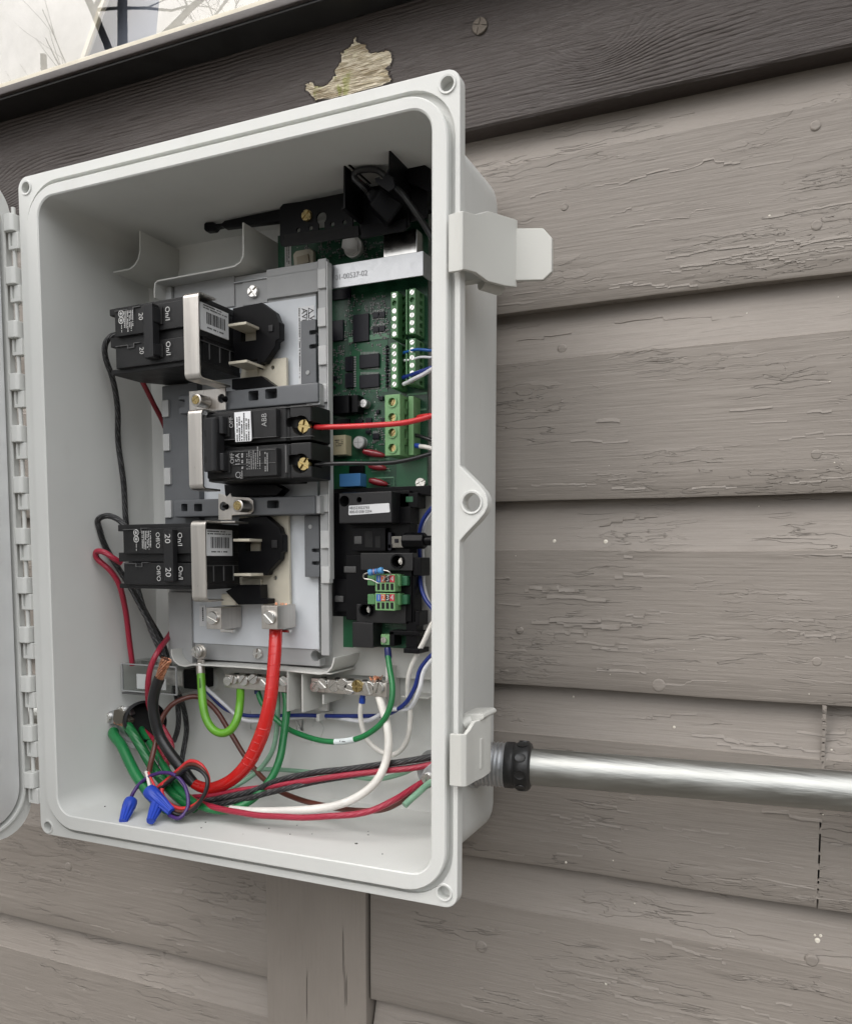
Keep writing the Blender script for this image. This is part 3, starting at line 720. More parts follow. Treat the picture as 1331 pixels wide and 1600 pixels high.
# latches on the right edge: bent plates
def plate(stn, th):
    """plate from stations (x, y, ztop, zbot); thickness grows inward"""
    n = len(stn); fr, bk = [], []
    for i, (x, y, a, b) in enumerate(stn):
        p = Vector(stn[max(i-1, 0)][:2]); q = Vector(stn[min(i+1, n-1)][:2]); t = (q-p).normalized(); nn = Vector((-t.y, t.x))
        fr.append((x, y)); bk.append((x+nn.x*th, y+nn.y*th))
    m = MB(); k = 0; rings = []
    for i in range(n):
        (x, y), (bx, by), (_, _, a, b) = fr[i], bk[i], stn[i]
        rings.append([(x, y, a), (x, y, b), (bx, by, b), (bx, by, a)])
    return m.loft(rings)
def st(u, vt, vb, x, y): return (x, y, atyx(u, vt, x, y), atyx(u, vb, x, y))
def atyx(u, v, x, y):
    """height of pixel row v above the ground point (x, y)"""
    d = ray(u, v); t = math.hypot(x-CAM_POS.x, y-CAM_POS.y)/math.hypot(d.x, d.y); return CAM_POS.z + d.z*t
M_LATCH = mat_plastic('warm_grey_latch_plastic', (.56, .56, .525), .5)
lu = thing('toggle_latch', 'upper toggle latch on the right edge of the grey box, lever out', 'latch', (W, 0, .4), 'latches on the box edge')
def onray(u, y): return at(u, 850, y).x
stn = [st(699, 335, 425, onray(699, -.0075), -.0075), st(714, 330, 423, onray(714, -.0080), -.0080), st(721, 329, 421, onray(721.5, -.0072), -.0072), st(724, 329.5, 421, onray(724.5, -.0045), -.0045),
       st(741, 334, 425, onray(741, .006), .006), st(760, 329, 439, onray(760, .017), .017), st(785, 337, 446, onray(785, .031), .031), st(801, 342, 448, onray(801, .040), .040), st(804, 344, 449, onray(804.5, .0435), .0435)]
plate(stn, .0028).build('latch_body', M_LATCH, lu, .0006, ang=40)
tipx = stn[-1][0]
lv = [(797, 356), (848, 355.5), (862, 371), (862, 424), (848, 437), (797, 438)]
yl = .041
MB().prism([(at(u, v, yl).x, at(u, v, yl).z) for u, v in lv], yl, yl+.0035).build('lever', M_LATCH, lu, .0008)
MB().cyl(at(752, 441, .03), at(783, 452, .042), .0045, .004).build('pivot', M_LATCH, lu, .0006)
MB().box(W-.0135, at(770, 400, .03).x, .026, .034, Z(760, 440, .02)+.004, Z(760, 340, .02)-.004).build('arm', M_LATCH, lu, .0008)
ll = thing('toggle_latch', 'lower toggle latch on the right edge of the grey box, beside the conduit', 'latch', (W, 0, .08), 'latches on the box edge')
stn = [st(703, 1147, 1228, onray(703, -.0075), -.0075), st(721, 1148, 1230, onray(721, -.0080), -.0080), st(730, 1148, 1230, onray(730, -.0060), -.0060), st(736, 1141, 1227, onray(736, -.001), -.001),
       st(744, 1128, 1222, onray(744, .007), .007), st(757, 1124, 1216, onray(757, .016), .016), st(767, 1118, 1209, onray(767, .024), .024), st(769.5, 1116, 1205, onray(769.5, .028), .028)]
plate(stn, .0028).build('latch_body', M_LATCH, ll, .0006, ang=40)
hk = [(724, 1119), (742, 1128), (757, 1124), (768, 1117), (768, 1113), (764, 1109.5), (735, 1110)]
MB().prism([(at(u, v, .026).x, at(u, v, .026).z) for u, v in hk], .012, .036).build('lever', M_LATCH, ll, .0008)
MB().cyl(at(724, 1132, .012), at(738, 1126, .014), .0042, .0036).build('pivot', M_LATCH, ll, .0006)
MB().box(W-.0135, at(752, 1160, .012).x, .012, .022, Z(750, 1212, .02)+.006, Z(750, 1140, .02)-.004).build('arm', M_LATCH, ll, .0008)
# letters moulded into the back wall
M_EMB = M_BOX
for s_, u, v, sz in (('L1', 405, 1130, .026), ('L2', 488, 1146, .026), ('N', 468, 1135, .012)):
    p = at(u, v, BACK-.0001)
    o = text(s_, M_EMB, box, p, sz, 'h', 'moulded_letter', ext=.0008)
# conduit and its compression connector
Y0 = .062
ca, cb = at(790, 1195, Y0), at(1331, 1237.5, .090)
cd = (cb-ca).normalized(); cend = ca + cd*1.5
condu = MB().cyl(ca, cend, .0121, n=40).build('conduit', M_COND, None)
tag(condu, 'shiny galvanised steel conduit running right from the box', 'conduit')
zl = at(45, 1112, .07).z
lc = MB().cyl((.0128, .072, zl), (-1.5, .078, zl-.004), .0125, n=32).build('conduit', M_COND, None); tag(lc, 'steel conduit on the left, glimpsed through the hinge gap of the box', 'conduit')
con = thing('conduit_connector', 'threaded steel conduit fitting with black ring between box and pipe', 'conduit fitting', ca)
xs_ = Vector((W-.0125, Y0-.004, ca.z))
e0 = at(800, 1196, Y0); e1 = at(831, 1198, Y0+.003)
m = MB(); pts = [(0, .0145)]
for i in range(9): pts += [((i+.3)/10, .0152), ((i+.7)/10, .0140)]
m.lathe(xs_, e0, pts + [(1, .0145)], 32).build('threads', M_ZINC, con)
fy = Vector((1, .12, .02)).normalized()
m = MB(); m.lathe(xs_ + Vector((-.001, 0, 0)), xs_ + Vector((.004, 0, 0)), [(0, .0175), (1, .0175)], 8).build('lock_ring', M_ZINC, con, .0006)
L = (e1-e0).length; e2 = at(789, 1195, Y0)
nut = MB().lathe(e2, e1, [(0, .0146), (.06, .0154), (.34, .0155), (.38, .0149), (.44, .0152), (.50, .0160), (.88, .0160), (.96, .0150), (1, .0128)], 48).build('gland_nut', plain('black_gland', (.014, .014, .014), .35, bump=.0004, bscale=180, var=.2), con, ang=40)
dd = (e1-e2); e = dd.normalized(); a_ = e.orthogonal().normalized(); b_ = e.cross(a_)
for i in range(9):
    an = 2*math.pi*i/9 + .4; c = e2 + dd*.66 + (a_*math.cos(an)+b_*math.sin(an))*.0158; nr = (a_*math.cos(an)+b_*math.sin(an)); tg = e.cross(nr)
    ring = [c + e*(math.cos(t)*.0036) + tg*(math.sin(t)*.0030) for t in [2*math.pi*j/14 for j in range(14)]]
    MB().loft([[q - nr*.0008 for q in ring], [q + nr*.0007 for q in ring], [c + (q-c)*.7 + nr*.0003 for q in ring]]).build('gland_dimple', MATS['black_gland'], con, ang=30)

# ------------------------------------------------------------------ breaker panel (tray, frame, bus bars)
pan = thing('breaker_panel', 'grey inner panel with pale sheet and bus bars inside the box', 'breaker panel', at(390, 1040, .098))
YP = .078
# white tray: bent lips above and below
strip('tray_lip', M_TRAY, pan, [(177,425),(190,422.5),(202,420),(210,414),(216,404),(218.5,392),(218.5,378),(218.5,360)], .062, BACK, .0013)
strip('tray_lip', M_TRAY, pan, [(241,465),(241,452),(242,442),(246,438.5),(270,434),(310,426.5),(350,419),(366,415.5),(375,409),(379.5,400),(380,388),(379.5,347)], .062, BACK, .0013)
strip('tray_lip', M_TRAY, pan, [(267.5,1015),(268,1024),(272,1033),(279,1039),(289,1041.5),(300,1039),(330,1040),(380,1043),(445,1048),(475,1051),(500,1053.5),(511,1050.5),(518,1043),(521,1034),(521.5,1028)], .062, BACK, .0013)
MB().box(X(262, .1)-.002, RIGHTW-.012, .1000, .1030, Z(400, 1045, .1), Z(400, 440, .1)).build('tray_back', M_TRAY, pan, .0005)
# dividers and posts under the tray
for u0, v0, u1, v1, yf, yb in ((448,1049,470,1112,.062,.100),(470.5,1053,473.5,1114,.066,.104),(503,1085,506,1101,.075,.105),(494,1116,499,1128,.085,.106),(602,1043,606,1108,.085,.106),(627,1088,668,1093,.085,.106)):
    if u1-u0 > 15 and v1-v0 > 20: strip('divider', M_TRAY, pan, [(u0+1, v0), (u0+1, v1)], yf, yb, .0013)
    else: B('post', M_TRAY, pan, u0, v0, u1, v1, yf, yb)
B('divider', M_TRAY, pan, 449, 1050, 517, 1052.5, .062, .104)
B('divider_back', M_TRAY, pan, 452, 1052, 512, 1112, .094, .097)
# grey frame
def frame_piece(name, mat, u0, v0, u1, v1, yf, yb, bev=.0008): return B(name, mat, pan, u0, v0, u1, v1, yf, yb, bev)
xl, xr = X(262, YP), X(500, YP); zt_p, zb_p = Z(440, 420, YP), Z(400, 1036, YP)
MB().box(xl, X(498, YP), YP, .0870, zb_p, zt_p).build('frame', M_MGREY, pan, .0012)
MB().box(xl+.004, X(312, .070), .0705, .082, Z(280, 880, .07), Z(280, 600, .07)).build('side_rail', M_DGREY, pan, .001)
MB().box(xl+.002, X(296, .074), .0745, .082, Z(280, 1036, .074), Z(280, 925, .074)).build('side_rail', M_MGREY, pan, .001)
# pale sheet
sx0, sx1 = X(299, YP-.0012), X(497, YP-.0012); sz1, sz0 = Z(450, 468, YP-.0012), Z(400, 1010, YP-.0012)
MB().box(sx0, sx1, YP-.0012, YP+.001, sz0, sz1).build('sheet', M_SHEET, pan, .0004)
B('top_block', M_LGREY, pan, 252, 449, 267, 470, .074, .1); B('top_block', M_MGREY, pan, 272, 442, 366, 478, .0765, .1); B('top_bracket', M_MGREY, pan, 378, 434, 418, 472, .0770, .1)
B('top_panel', M_MGREY, pan, 416, 421, 497, 455, .0755, .1)
# right ridge with clips
MB().box(X(500, .0675), X(513, .0675), .0675, .0725, Z(505, 1024, .07), Z(505, 405, .07)).build('ridge', M_MGREY, pan, .0008)
MB().box(X(513, .066), X(515, .066), .066, .0725, Z(505, 905, .07), Z(505, 412, .07)).build('ridge_edge', M_LGREY, pan, .0004)
for v0, v1, u0 in ((420, 449, 495.5), (481, 509, 495.5), (540, 569, 496.5), (600, 628, 497), (660, 687, 498), (716, 743, 498.5), (772, 800, 498.5), (829, 857, 500), (885, 912, 501)):
    B('clip', M_LGREY, pan, u0, v0, u0+13.5, v1, .0655, .0715, .0008)
# clips on the left edge
for v0, v1, u0 in ((625, 651, 252), (678, 704, 253.5), (731, 757, 255), (782, 809, 256.5)):
    B('clip', M_LGREY, pan, u0, v0, u0+11, v1, .0685, .084, .0008)
B('left_edge', M_MGREY, pan, 258, 612, 274, 812, .075, .09)
# dark cross rails with square holes
def rail(u0, u1, vt, vb, mat, holes, yf=.058, label=None):
    a, b = at(u0, vt(u0), yf), at(u1, vb(u1), yf); zt, zb = (at(u0, vt(u0), yf).z+at(u1, vt(u1), yf).z)/2, (at(u0, vb(u0), yf).z+at(u1, vb(u1), yf).z)/2
    m = MB(); n = 14; ring = []
    r = B_rail = MB().box(a.x, b.x, yf, yf+.020, zb, zt).build('cross_rail', mat, pan, .0012)
    cs = []
    for hu0, hv0, hu1, hv1 in holes:
        p, q = at(hu0, hv0, yf), at(hu1, hv1, yf); cs.append(MB().prism(rr(p.x, q.x, q.z, p.z, .0012, 3), yf-.01, yf+.012))
    if cs: cut(r, cs)
    return r
rail(278, 497, lambda u: 613-(u-278)*.05, lambda u: 641-(u-278)*.03, M_DGREY, [(388, 611, 404, 625), (414, 608, 433, 622), (278, 624, 289, 636)])
rail(271, 492, lambda u: 781-(u-271)*.03, lambda u: 808-(u-271)*.02, M_DGREY, [(283, 787, 293, 799), (303, 787, 316, 799), (417, 782, 436, 794)])
B('rail_end', M_MGREY, pan, 478, 602, 500, 632, .0600, .078); B('rail_end', M_MGREY, pan, 478, 775, 500, 802, .0600, .078)
# slotted clip plates on the sheet
for u0, v0, u1, v1, sl, d in ((469, 501, 494, 598, ((483, 516, 496, 521.5), (483, 538, 496, 543.5)), (481, 582)), (475, 806, 499, 902, ((487, 857, 500, 863), (487, 877, 500, 883)), (485, 823))):
    o = B('clip_plate', M_DGREY, pan, u0, v0, u1, v1, .0705, .077, .0006)
    cs = []
    for a_, b_, c_, d_ in sl:
        p, q = at(a_, b_, .0705), at(c_, d_, .0705); cs.append(MB().prism(rr(p.x, q.x+.002, q.z, p.z, .0011, 4), .06, .0755))
    cut(o, cs); p = at(*d, .0704); screw(o, p, .0016, M_MGREY, 'slot', .0006, name='rivet')
# warning sticker
st_ = B('sticker', M_LABEL, pan, 465.5, 480, 492, 600, YP-.0016, YP-.0011, 0)
p = at(474, 492, YP-.0018); text('AVER', M_INK, st_, at(475, 497, YP-.0018), .0062, 'down'); text('W', M_INK, st_, at(487, 500, YP-.0018), .0062, 'down')
tri = at(486, 485, YP-.0018); m = MB()
for s_ in (.0024, ): m.v += [(tri.x-s_, tri.y, tri.z+s_), (tri.x-s_, tri.y, tri.z-s_), (tri.x+s_, tri.y, tri.z)]; m.f.append((0,1,2))
m.build('warning_triangle', M_INK, st_, recalc=False)
m = MB(); m.v += [(tri.x-.0017, tri.y-.0002, tri.z+.0014), (tri.x-.0017, tri.y-.0002, tri.z-.0014), (tri.x+.0013, tri.y-.0002, tri.z)]; m.f.append((0,1,2)); m.build('warning_triangle_field', M_LABEL, st_, recalc=False)
fineprint(M_INK, st_, at(481, 492, YP-.0018), .009, .0032, 2, 'down', seed=4); fineprint(M_INK, st_, at(468, 530, YP-.0018), .045, .0018, 1, 'down', seed=8); fineprint(M_GPRINT, st_, at(468, 575, YP-.0018), .020, .0016, 1, 'down', seed=9)
# panel screws and the open hole
screw(pan, at(397, 456, .0765), .0046, M_STEEL, 'cross', .0028); screw(pan, at(404, 1021, YP-.0005), .0042, M_STEEL, 'cross', .0026)
p = at(493, 1025, YP); cut([o for o in pan.children if o.name.startswith('frame')][0], [MB().cyl((p.x, .05, p.z), (p.x, .095, p.z), .0042, n=24)])
# bus bars: plated plates with stabs and lugs
def bus(px, yf, yb, holes):
    o = PP('bus_bar', M_BUS, pan, px, yf, yb, .0003)
    cut(o, [MB().cyl((at(u, v, yf).x, yf-.01, at(u, v, yf).z), (at(u, v, yf).x, yb+.01, at(u, v, yf).z), r, n=20) for u, v, r in holes]); return o
b1 = bus([(376, 582), (404, 578), (414, 562), (447, 558), (448, 612), (432, 612), (408, 592), (376, 594)], .0715, .0745, [(426, 574, .0016)])
b2 = bus([(374, 805), (450, 800), (453, 948), (412, 950), (408, 918), (374, 916)], .0725, .0755, [(430, 903, .0018)])
for u0, u1, v in ((356, 381, 508), (357, 382, 567), (364, 386, 844), (365, 388, 898)):
    a, b = at(u0, v, .048), at(u1, v, .048); MB().box(a.x, b.x+.002, .048, .073, a.z-.0010, a.z+.0010).build('stab', M_BUS, pan, .0003)
    B('stab_plate', M_BUS, pan, u0+20, v+6, u1+20, v+24, .0700, .0720)
def shield(px, label=None): return PP('arc_shield', M_BLK, pan, px, .0640, .0710, .0008)
def shield2(px, notch):
    o = shield(px); cut(o, [MB().box(at(u0, v0, .064).x, at(u1, v1, .064).x, .05, .08, at(u1, v1, .064).z, at(u0, v0, .064).z) for u0, v0, u1, v1 in notch]); return o
shield2([(363, 481), (383, 477), (408, 472), (429, 487), (434, 500), (437, 503), (437, 529), (431, 532), (430, 541), (413, 566), (406, 567), (404, 575), (370, 574), (363, 540)], [(376, 511, 400, 531), (355, 566, 402, 577)])
PP('arc_shield', M_BLK, pan, [(362, 592), (408, 587), (430, 603), (424, 606), (362, 608)], .0640, .0710)
shield2([(372, 810), (415, 806), (436, 824), (439, 834), (442, 836), (442, 862), (438, 864), (437, 874), (420, 892), (418, 899), (372, 902)], [(384, 843, 408, 861)])
PP('arc_shield', M_BLK, pan, [(352, 924), (372, 914), (406, 914), (407, 935), (418, 936), (418, 944), (372, 945)], .0600, .0700)
for u0, v0, u1, v1 in ((419, 508, 426, 517), (424, 844, 433, 856)): B('shield_boss', M_BRK2, pan, u0, v0, u1, v1, .0630, .066, .0003)
def lug(u0, v0, u1, v1, yf, yb, su, sv, wire=True):
    o = B('lug', M_NICK, pan, u0, v0, u1, v1, yf, yb, .0006); screw(o, at(su, sv, yf-.0004), .0052, M_STEEL, 'slot', .0020, tilt=None)
    B('lug_tang', M_STEEL, o, u0+22, v1-1, u1+18, v1+5, yb-.008, yb-.004); return o
lug(408, 946, 434, 984, .048, .0725, 421.5, 965); lug(322, 949, 346, 984, .050, .0755, 333, 966)
PP('busbar_tail', M_BUS, pan, [(346, 928), (372, 926), (368, 946), (346, 946)], .062, .0775)
B('lug_label', M_LABEL, pan, 311, 946, 322, 979, YP-.0020, YP-.001, .0002)
m = MB(); rnd = random.Random(2)
for i in range(22):
    u = rnd.uniform(421, 446); a = at(u, 951, .060); m.tube([a, a + Vector((rnd.gauss(0, .0006), rnd.gauss(0, .0012), rnd.uniform(.002, .0045)))], .0004, 5, 0)
m.build('strand_ends', M_COPPER, pan)
fineprint(M_INK, pan, at(317, 962, YP-.0022), .013, .0024, 1, 'down', seed=12)

# ------------------------------------------------------------------ circuit breakers
M_EDGE = plain('worn_plastic_edge', (.10, .10, .10), .55)
XA, XB = .0622, .1400
def breaker20(ztop, label, lower):
    t = thing('circuit_breaker', label, 'circuit breaker', (XA, .085, ztop-.0485), 'twin 20 amp breakers')
    z1 = ztop; z0 = ztop-.0485; zm = (z0+z1)/2; poles = ((zm+.0020, z1-.0032), (z0+.0030, zm-.0046))
    MB().box(XA+.010, XB-.0005, .034, .0800, z0+.0012, z1-.0012).build('base', M_BRK, t, .0008)
    for a, b in ((z1-.0050, z1), (zm-.0040, zm+.0030), (z0, z0+.0036)):
        MB().prism([(XA, .0300), (XB, .0265), (XB, .0780), (XA+.014, .0780), (XA, .060)], a, b, 'z').build('side_wall', M_BRK, t, .0005)
    for a, b in poles:
        o = MB().prism([(XA+.0085, .0262), (XB-.0015, .0240), (XB-.0015, .040), (XA+.0085, .040)], a, b, 'z').build('pole_face', M_BRK, t, .0007)
        # toggle well and toggle
        xm = X(247 if not lower else 262, .016)-.0025
        MB().box(X(246 if not lower else 254, .0240), X(262 if not lower else 271, .0240), .0237, .026, a+.0038, b-.0032).build('toggle_well', M_DARKHOLE, t, .0003)
        tg = MB(); tg.prism([(X(247, .0190), .0245), (X(247, .0190), .0190), (X(247, .0190)+.0015, .0178), (X(260, .0245)-.0012, .0195), (X(260, .0245), .0245)] if not lower else [(xm-.004, .0245), (xm-.004, .0215), (xm+.003, .0215), (xm+.003, .0245)], a+.0045, b-.0040, 'z').build('toggle', M_BRK2, t, .0006)
        text('On/I', M_WHITE, t, (X(281, .0234) if lower else X(269.5, .0234), .0234, (a+b)/2+.001), .0058, 'down', sx=.95)
        if lower: text('Off/O', M_WHITE, t, (X(246.5, .0243), .0243, (a+b)/2+.0005), .0052, 'down', sx=.95)
    yfb = .0175 if not lower else .0192; xm = X(239 if not lower else 262, yfb); a, b = poles[1][0]+.003, poles[0][1]-.0015
    tie = MB().prism([(xm-.0062, .0245), (xm-.0046, yfb+.0006), (xm+.0044, yfb), (xm+.0046, .0245)], a, b, 'z').build('tie_bar', M_BRK2, t, .0007)
    for za, zb in poles: text('20', M_WHITE, tie, (xm, yfb-.0003, (za+zb)/2+.0015), .0072, 'down') if lower else None
    if not lower:
        for za, zb in poles:
            text('20', M_WHITE, t, (xm-.0122, .0240, (za+zb)/2+.002), .0056, 'down', sx=.95)
    # printed block on the upper pole
    za, zb = poles[0]; zc = (za+zb)/2
    fineprint(M_WHITE, t, (X(229, .024) if lower else X(210, .024), .0240, zc), .015, .0095, 6, 'down', seed=5 if lower else 6)
    for k, dz in enumerate((.0048, .0000)):
        m = MB(); c = Vector((X(213, .0246) if lower else X(198.5, .0246), .0246, zc+dz+.0015)); nn = 18
        m.loft([[(c.x+r*math.cos(2*math.pi*i/nn), c.y, c.z+r*math.sin(2*math.pi*i/nn)) for i in range(nn)] for r in (.0026, .0019)], False, False).build('listing_mark', M_WHITE, t, recalc=False)
        m = MB().box(c.x-.0012, c.x+.0012, c.y-.0001, c.y+.0001, c.z-.0004, c.z+.0004).box(c.x-.0004, c.x+.0004, c.y-.00012, c.y+.0001, c.z-.0012, c.z+.0012).build('listing_mark', M_WHITE, t)
    fineprint(M_WHITE, t, (X(213, .0246) if lower else X(199, .0246), .0246, zc-.0048), .006, .0014, 1, 'down', seed=7)
    # moulded outlines (real thin ribs)
    for za, zb in poles:
        m = MB(); y = .0245; zz = zb-.0010
        m.box(XA+.010, XA+.0215, y, y+.003, zz, zz+.0004).box(XA+.0215, XA+.0219, y, y+.003, zz-.0022, zz+.0004).box(XA+.0219, XA+.0275, y, y+.003, zz-.0022, zz-.0018).box(XA+.0275, XA+.0279, y, y+.003, zz-.0022, zz+.0012).box(XA+.0279, XA+.034, y, y+.003, zz+.0008, zz+.0012)
        m.build('moulded_line', M_EDGE, t)
    # end face: rating plate with barcode on the upper pole, moulded panel lines on the lower one
    za, zb = poles[0]; xe = XB+.0004
    lab = MB().box(XB-.001, XB+.0007, .0300, .0625, za-.0015, zb-.0010).build('label', M_LABEL, t, .0003)
    barcode(M_INK, lab, (XB+.0009, .0470, (za+zb)/2-.0012), .021, .0082, 'xside', 3 if lower else 9)
    fineprint(M_INK, lab, (XB+.0009, .0475, zb-.0034), .029, .0036, 2, 'xside', seed=2)
    fineprint(M_INK, lab, (XB+.0009, .0480, za+.0016), .022, .0020, 1, 'xside', seed=3)
    za, zb = poles[1]
    m = MB()
    for yy in (.040, .052, .064): m.box(XB-.001, XB+.0004, yy, yy+.0004, za+.003, zb-.002)
    m.box(XB-.001, XB+.0004, .030, .077, zb-.0024, zb-.0020).build('moulded_line', M_EDGE, t)
    return t
Z1 = at(171, 483, .030).z; Z3 = at(184, 820, .030).z
XA = at(171, 483, .030).x
breaker20(Z1, 'top twin 20 amp black breaker with barcode label, On/I marked', False)
XA = at(184, 820, .030).x
breaker20(Z3, 'bottom twin 20 amp black breaker with 20 printed on its tie bar', True)
# the ABB pair in the middle
t = thing('circuit_breaker', 'middle black 15A twin breaker with white sticker and brass screws', 'circuit breaker', at(420, 755, .06))
x0, x1 = X(319, .032), X(489, .035); z1 = (Z(319, 641, .032)+Z(510, 634, .032))/2+.0005; z0 = (Z(319, 748, .032)+Z(510, 749, .032))/2; zm = (z0+z1)/2
xs1, xs2, xs3 = X(446, .032), X(487, .034), X(452, .032)
for k, (a, b) in enumerate(((zm+.0008, z1), (z0, zm-.0008))):
    o = MB().prism([(x0+.001, .040), (x0+.003, .0345), (xs1, .0335), (xs1+.0012, .0355), (xs1+.003, .0355), (xs1+.004, .0335), (xs2, .0340), (x1, .0355), (x1, .0600), (x1-.004, .0640), (x1-.030, .0640), (x1-.030, .080), (x0+.001, .080)], a, b, 'z').build('pole_body', M_BRK, t, .0008)
    u, v = (467.5, 664) if k == 0 else (467.5, 723.5)
    p = at(u, v, .032); sc = MB()
    cut(o, [MB().cyl((p.x, .02, p.z), (p.x, .042, p.z), .0068, n=26), MB().prism(rr(p.x-.012, p.x+.004, p.z-.0005, p.z+.0062, .002, 4), .02, .0405), MB().prism(rr(p.x, x1+.01, p.z-.0022, p.z+.0026, .002, 4), .02, .0480)])
    screw(t, (p.x, .0400, p.z), .0048, M_BRASS, 'cross', .0028)
    # raised front block with toggles
    fx0, fx1 = X(322, .029), X(433, .029)
    MB().prism([(fx0, .036), (fx0+.001, .0305), (fx1, .0295), (fx1+.0016, .036)], a+.0018 if k else a+.0030, b-.0030 if k else b-.0018, 'z').build('front_block', M_BRK, t, .0007)
    tx0, tx1 = X(345, .025), X(354, .025)
    MB().prism([(tx0, .030), (tx0, .0240), (tx0+.002, .0230), (tx1-.001, .0245), (tx1, .030)], a+.0065, b-.0052, 'z').build('toggle', M_BRK2, t, .0006)
    MB().box(X(338, .0292), X(362, .0292), .0288, .031, a+.0050, b-.0042).build('toggle_well', M_DARKHOLE, t, .0003)
hx0, hx1 = X(317, .018), X(338, .018)
tb = MB().prism([(hx0, .030), (hx0+.001, .0190), (hx1-.002, .0180), (hx1, .0205), (hx1, .030)], z0+.0055, z1-.0065, 'z').build('tie_bar', M_BRK2, t, .0010)
for v in (677, 718): B('tie_notch', M_DARKHOLE, tb, 319, v-5, 323, v+5, .0186, .022, .0002)
yt = .0286
text('OFF', M_GPRINT, t, at(361.5, 660, yt), .0048, 'up', sx=.9); text('OFF', M_GPRINT, t, at(363, 716, yt), .0048, 'up', sx=.9); text('15A', M_GPRINT, t, at(371.5, 718, yt), .0054, 'up', sx=1.0)
text('ABB', M_GPRINT, t, at(413, 656, yt), .0060, 'up', sx=.85)
sk = MB().prism([(at(u, v, yt).x, at(u, v, yt).z) for u, v in ((366.5, 644.5), (391.5, 642), (393.5, 686), (392, 689), (368.5, 690.5))], yt-.0004, yt+.0004).build('sticker', M_LABEL, t)
fineprint(M_INK, sk, at(379.5, 667, yt-.0006), .0190, .0118, 6, 'up', seed=21, fill=.62)
fineprint(M_GPRINT, t, at(378.5, 719, yt), .0120, .0022, 1, 'up', seed=30, fill=.8)
fineprint(M_GPRINT, t, at(396, 716, yt), .0150, .0125, 7, 'up', seed=22, fill=.4); fineprint(M_GPRINT, t, at(416, 717, yt), .0170, .0035, 2, 'up', seed=24, fill=.5)
m = MB(); c = at(372, 742, .0292); nn = 18
m.loft([[(c.x+r*math.cos(2*math.pi*i/nn), c.y, c.z+r*math.sin(2*math.pi*i/nn)) for i in range(nn)] for r in (.0022, .0017)], False, False).build('listing_mark', M_GPRINT, t, recalc=False)
fineprint(M_GPRINT, t, at(377, 741, .0292), .0060, .0026, 2, 'up', seed=26)
m = MB()
for u, v in ((450, 640), (450, 650), (450, 700), (450, 705), (450, 748), (450, 690)): 
    p = at(u-90, v, .0334); q = at(u-20, v, .0334)
m.box(X(440, .033), X(490, .033), .0330, .036, z1-.0012, z1-.0009).box(X(322, .0295), X(434, .0295), .0290, .032, zm+.0036, zm+.0039).box(X(440, .033), X(490, .033), .0330, .036, zm+.0030, zm+.0033)
m.box(X(360, .0293), X(432, .0293), .0291, .032, zm-.0052, zm-.0049).box(X(366, .0293), X(432, .0293), .0291, .032, z0+.0105, z0+.0108).box(X(447, .033), X(449, .033), .0331, .036, z0+.004, zm-.002)
m.build('moulded_line', M_EDGE, t)

# ------------------------------------------------------------------ nickel hold-down straps
def strap(name, label, u0, v0, u1, v1, yf, dx=0, back=.020):
    t = thing('hold_down_strap', label, 'bracket', at(u0, v1, yf+.02), 'nickel straps over the breakers')
    a, b = at(u0, v0, yf), at(u1, v1, yf)
    # U of sheet metal: front strip with top and bottom returns
    zt, zb = at((u0+u1)/2, v0, yf).z, at((u0+u1)/2, v1, yf).z; th = .0014; r = .004
    pr_ = []; inn = []
    def arc(cy, cz, a0, a1, rad): return [(cy+rad*math.cos(R(a0+(a1-a0)*i/6)), cz+rad*math.sin(R(a0+(a1-a0)*i/6))) for i in range(7)]
    outl = [(yf+back, zt)] + arc(yf+r, zt-r, 90, 180, r) + arc(yf+r, zb+r, 180, 270, r) + [(yf+back, zb)]
    inl = [(yf+back, zb+th)] + arc(yf+r, zb+r, 270, 180, r-th) + arc(yf+r, zt-r, 180, 90, r-th) + [(yf+back, zt-th)]
    MB().prism(outl + inl, a.x, b.x, 'x').build('strap_band', M_NICK, t, .0003)
    return t, a, b, zt, zb
s1, a, b, zt, zb = strap('s', 'upper nickel strap over the top breaker, foot beside a knurled screw', 285.5, 455, 312, 592, .0205)
fx1 = X(358, .056)
MB().box(a.x+.002, b.x, .0400, .0560, zb, zb+.0014).build('arm', M_NICK, s1, .0003)
MB().box(X(300, .0545), fx1, .0545, .0560, Z(340, 641, .0545), zb).build('foot', M_NICK, s1, .0004)
cut([o for o in s1.children if o.name.startswith('foot')][0], [MB().cyl((X(350, .0545), .04, Z(350, 622, .0545)), (X(350, .0545), .07, Z(350, 622, .0545)), .0034, n=20)])
def thumb(parent, u, v, yf, yb):
    p = at(u, v, yf); q = Vector((p.x, yb, p.z)); m = MB().lathe(p, q, [(0, .0040), (.03, .0046), (.97, .0046), (1, .0042)], 28, 14, .0003).build('thumb_screw', M_NICK, parent)
    screw(m, p, .0034, M_BRASS, 'cross', .0008, name='screw_head')
thumb(s1, 306, 624.5, .042, .0545)
s2, a, b, zt, zb = strap('s', 'middle nickel strap at the left end of the 15A breaker', 293, 638, 317, 765, .0205)
PP('arc_shield', M_BLK, pan, [(350, 757), (430, 757), (442, 764), (432, 774), (352, 776)], .062, .072)
s3, a, b, zt, zb = strap('s', 'lower nickel strap over the bottom breaker, foot on the lower dark rail', 297.5, 813, 322.5, 941, .0205)
ft = PP('foot', M_NICK, s3, [(341, 771), (350, 773), (354, 776), (360, 770), (362, 776), (389, 777), (395, 782), (396, 798), (391, 803), (362, 805), (362, 812), (341, 813)], .0545, .0560)
cut(ft, [MB().cyl((X(350, .0545), .04, Z(350, 791, .0545)), (X(350, .0545), .07, Z(350, 791, .0545)), .0034, n=20)])
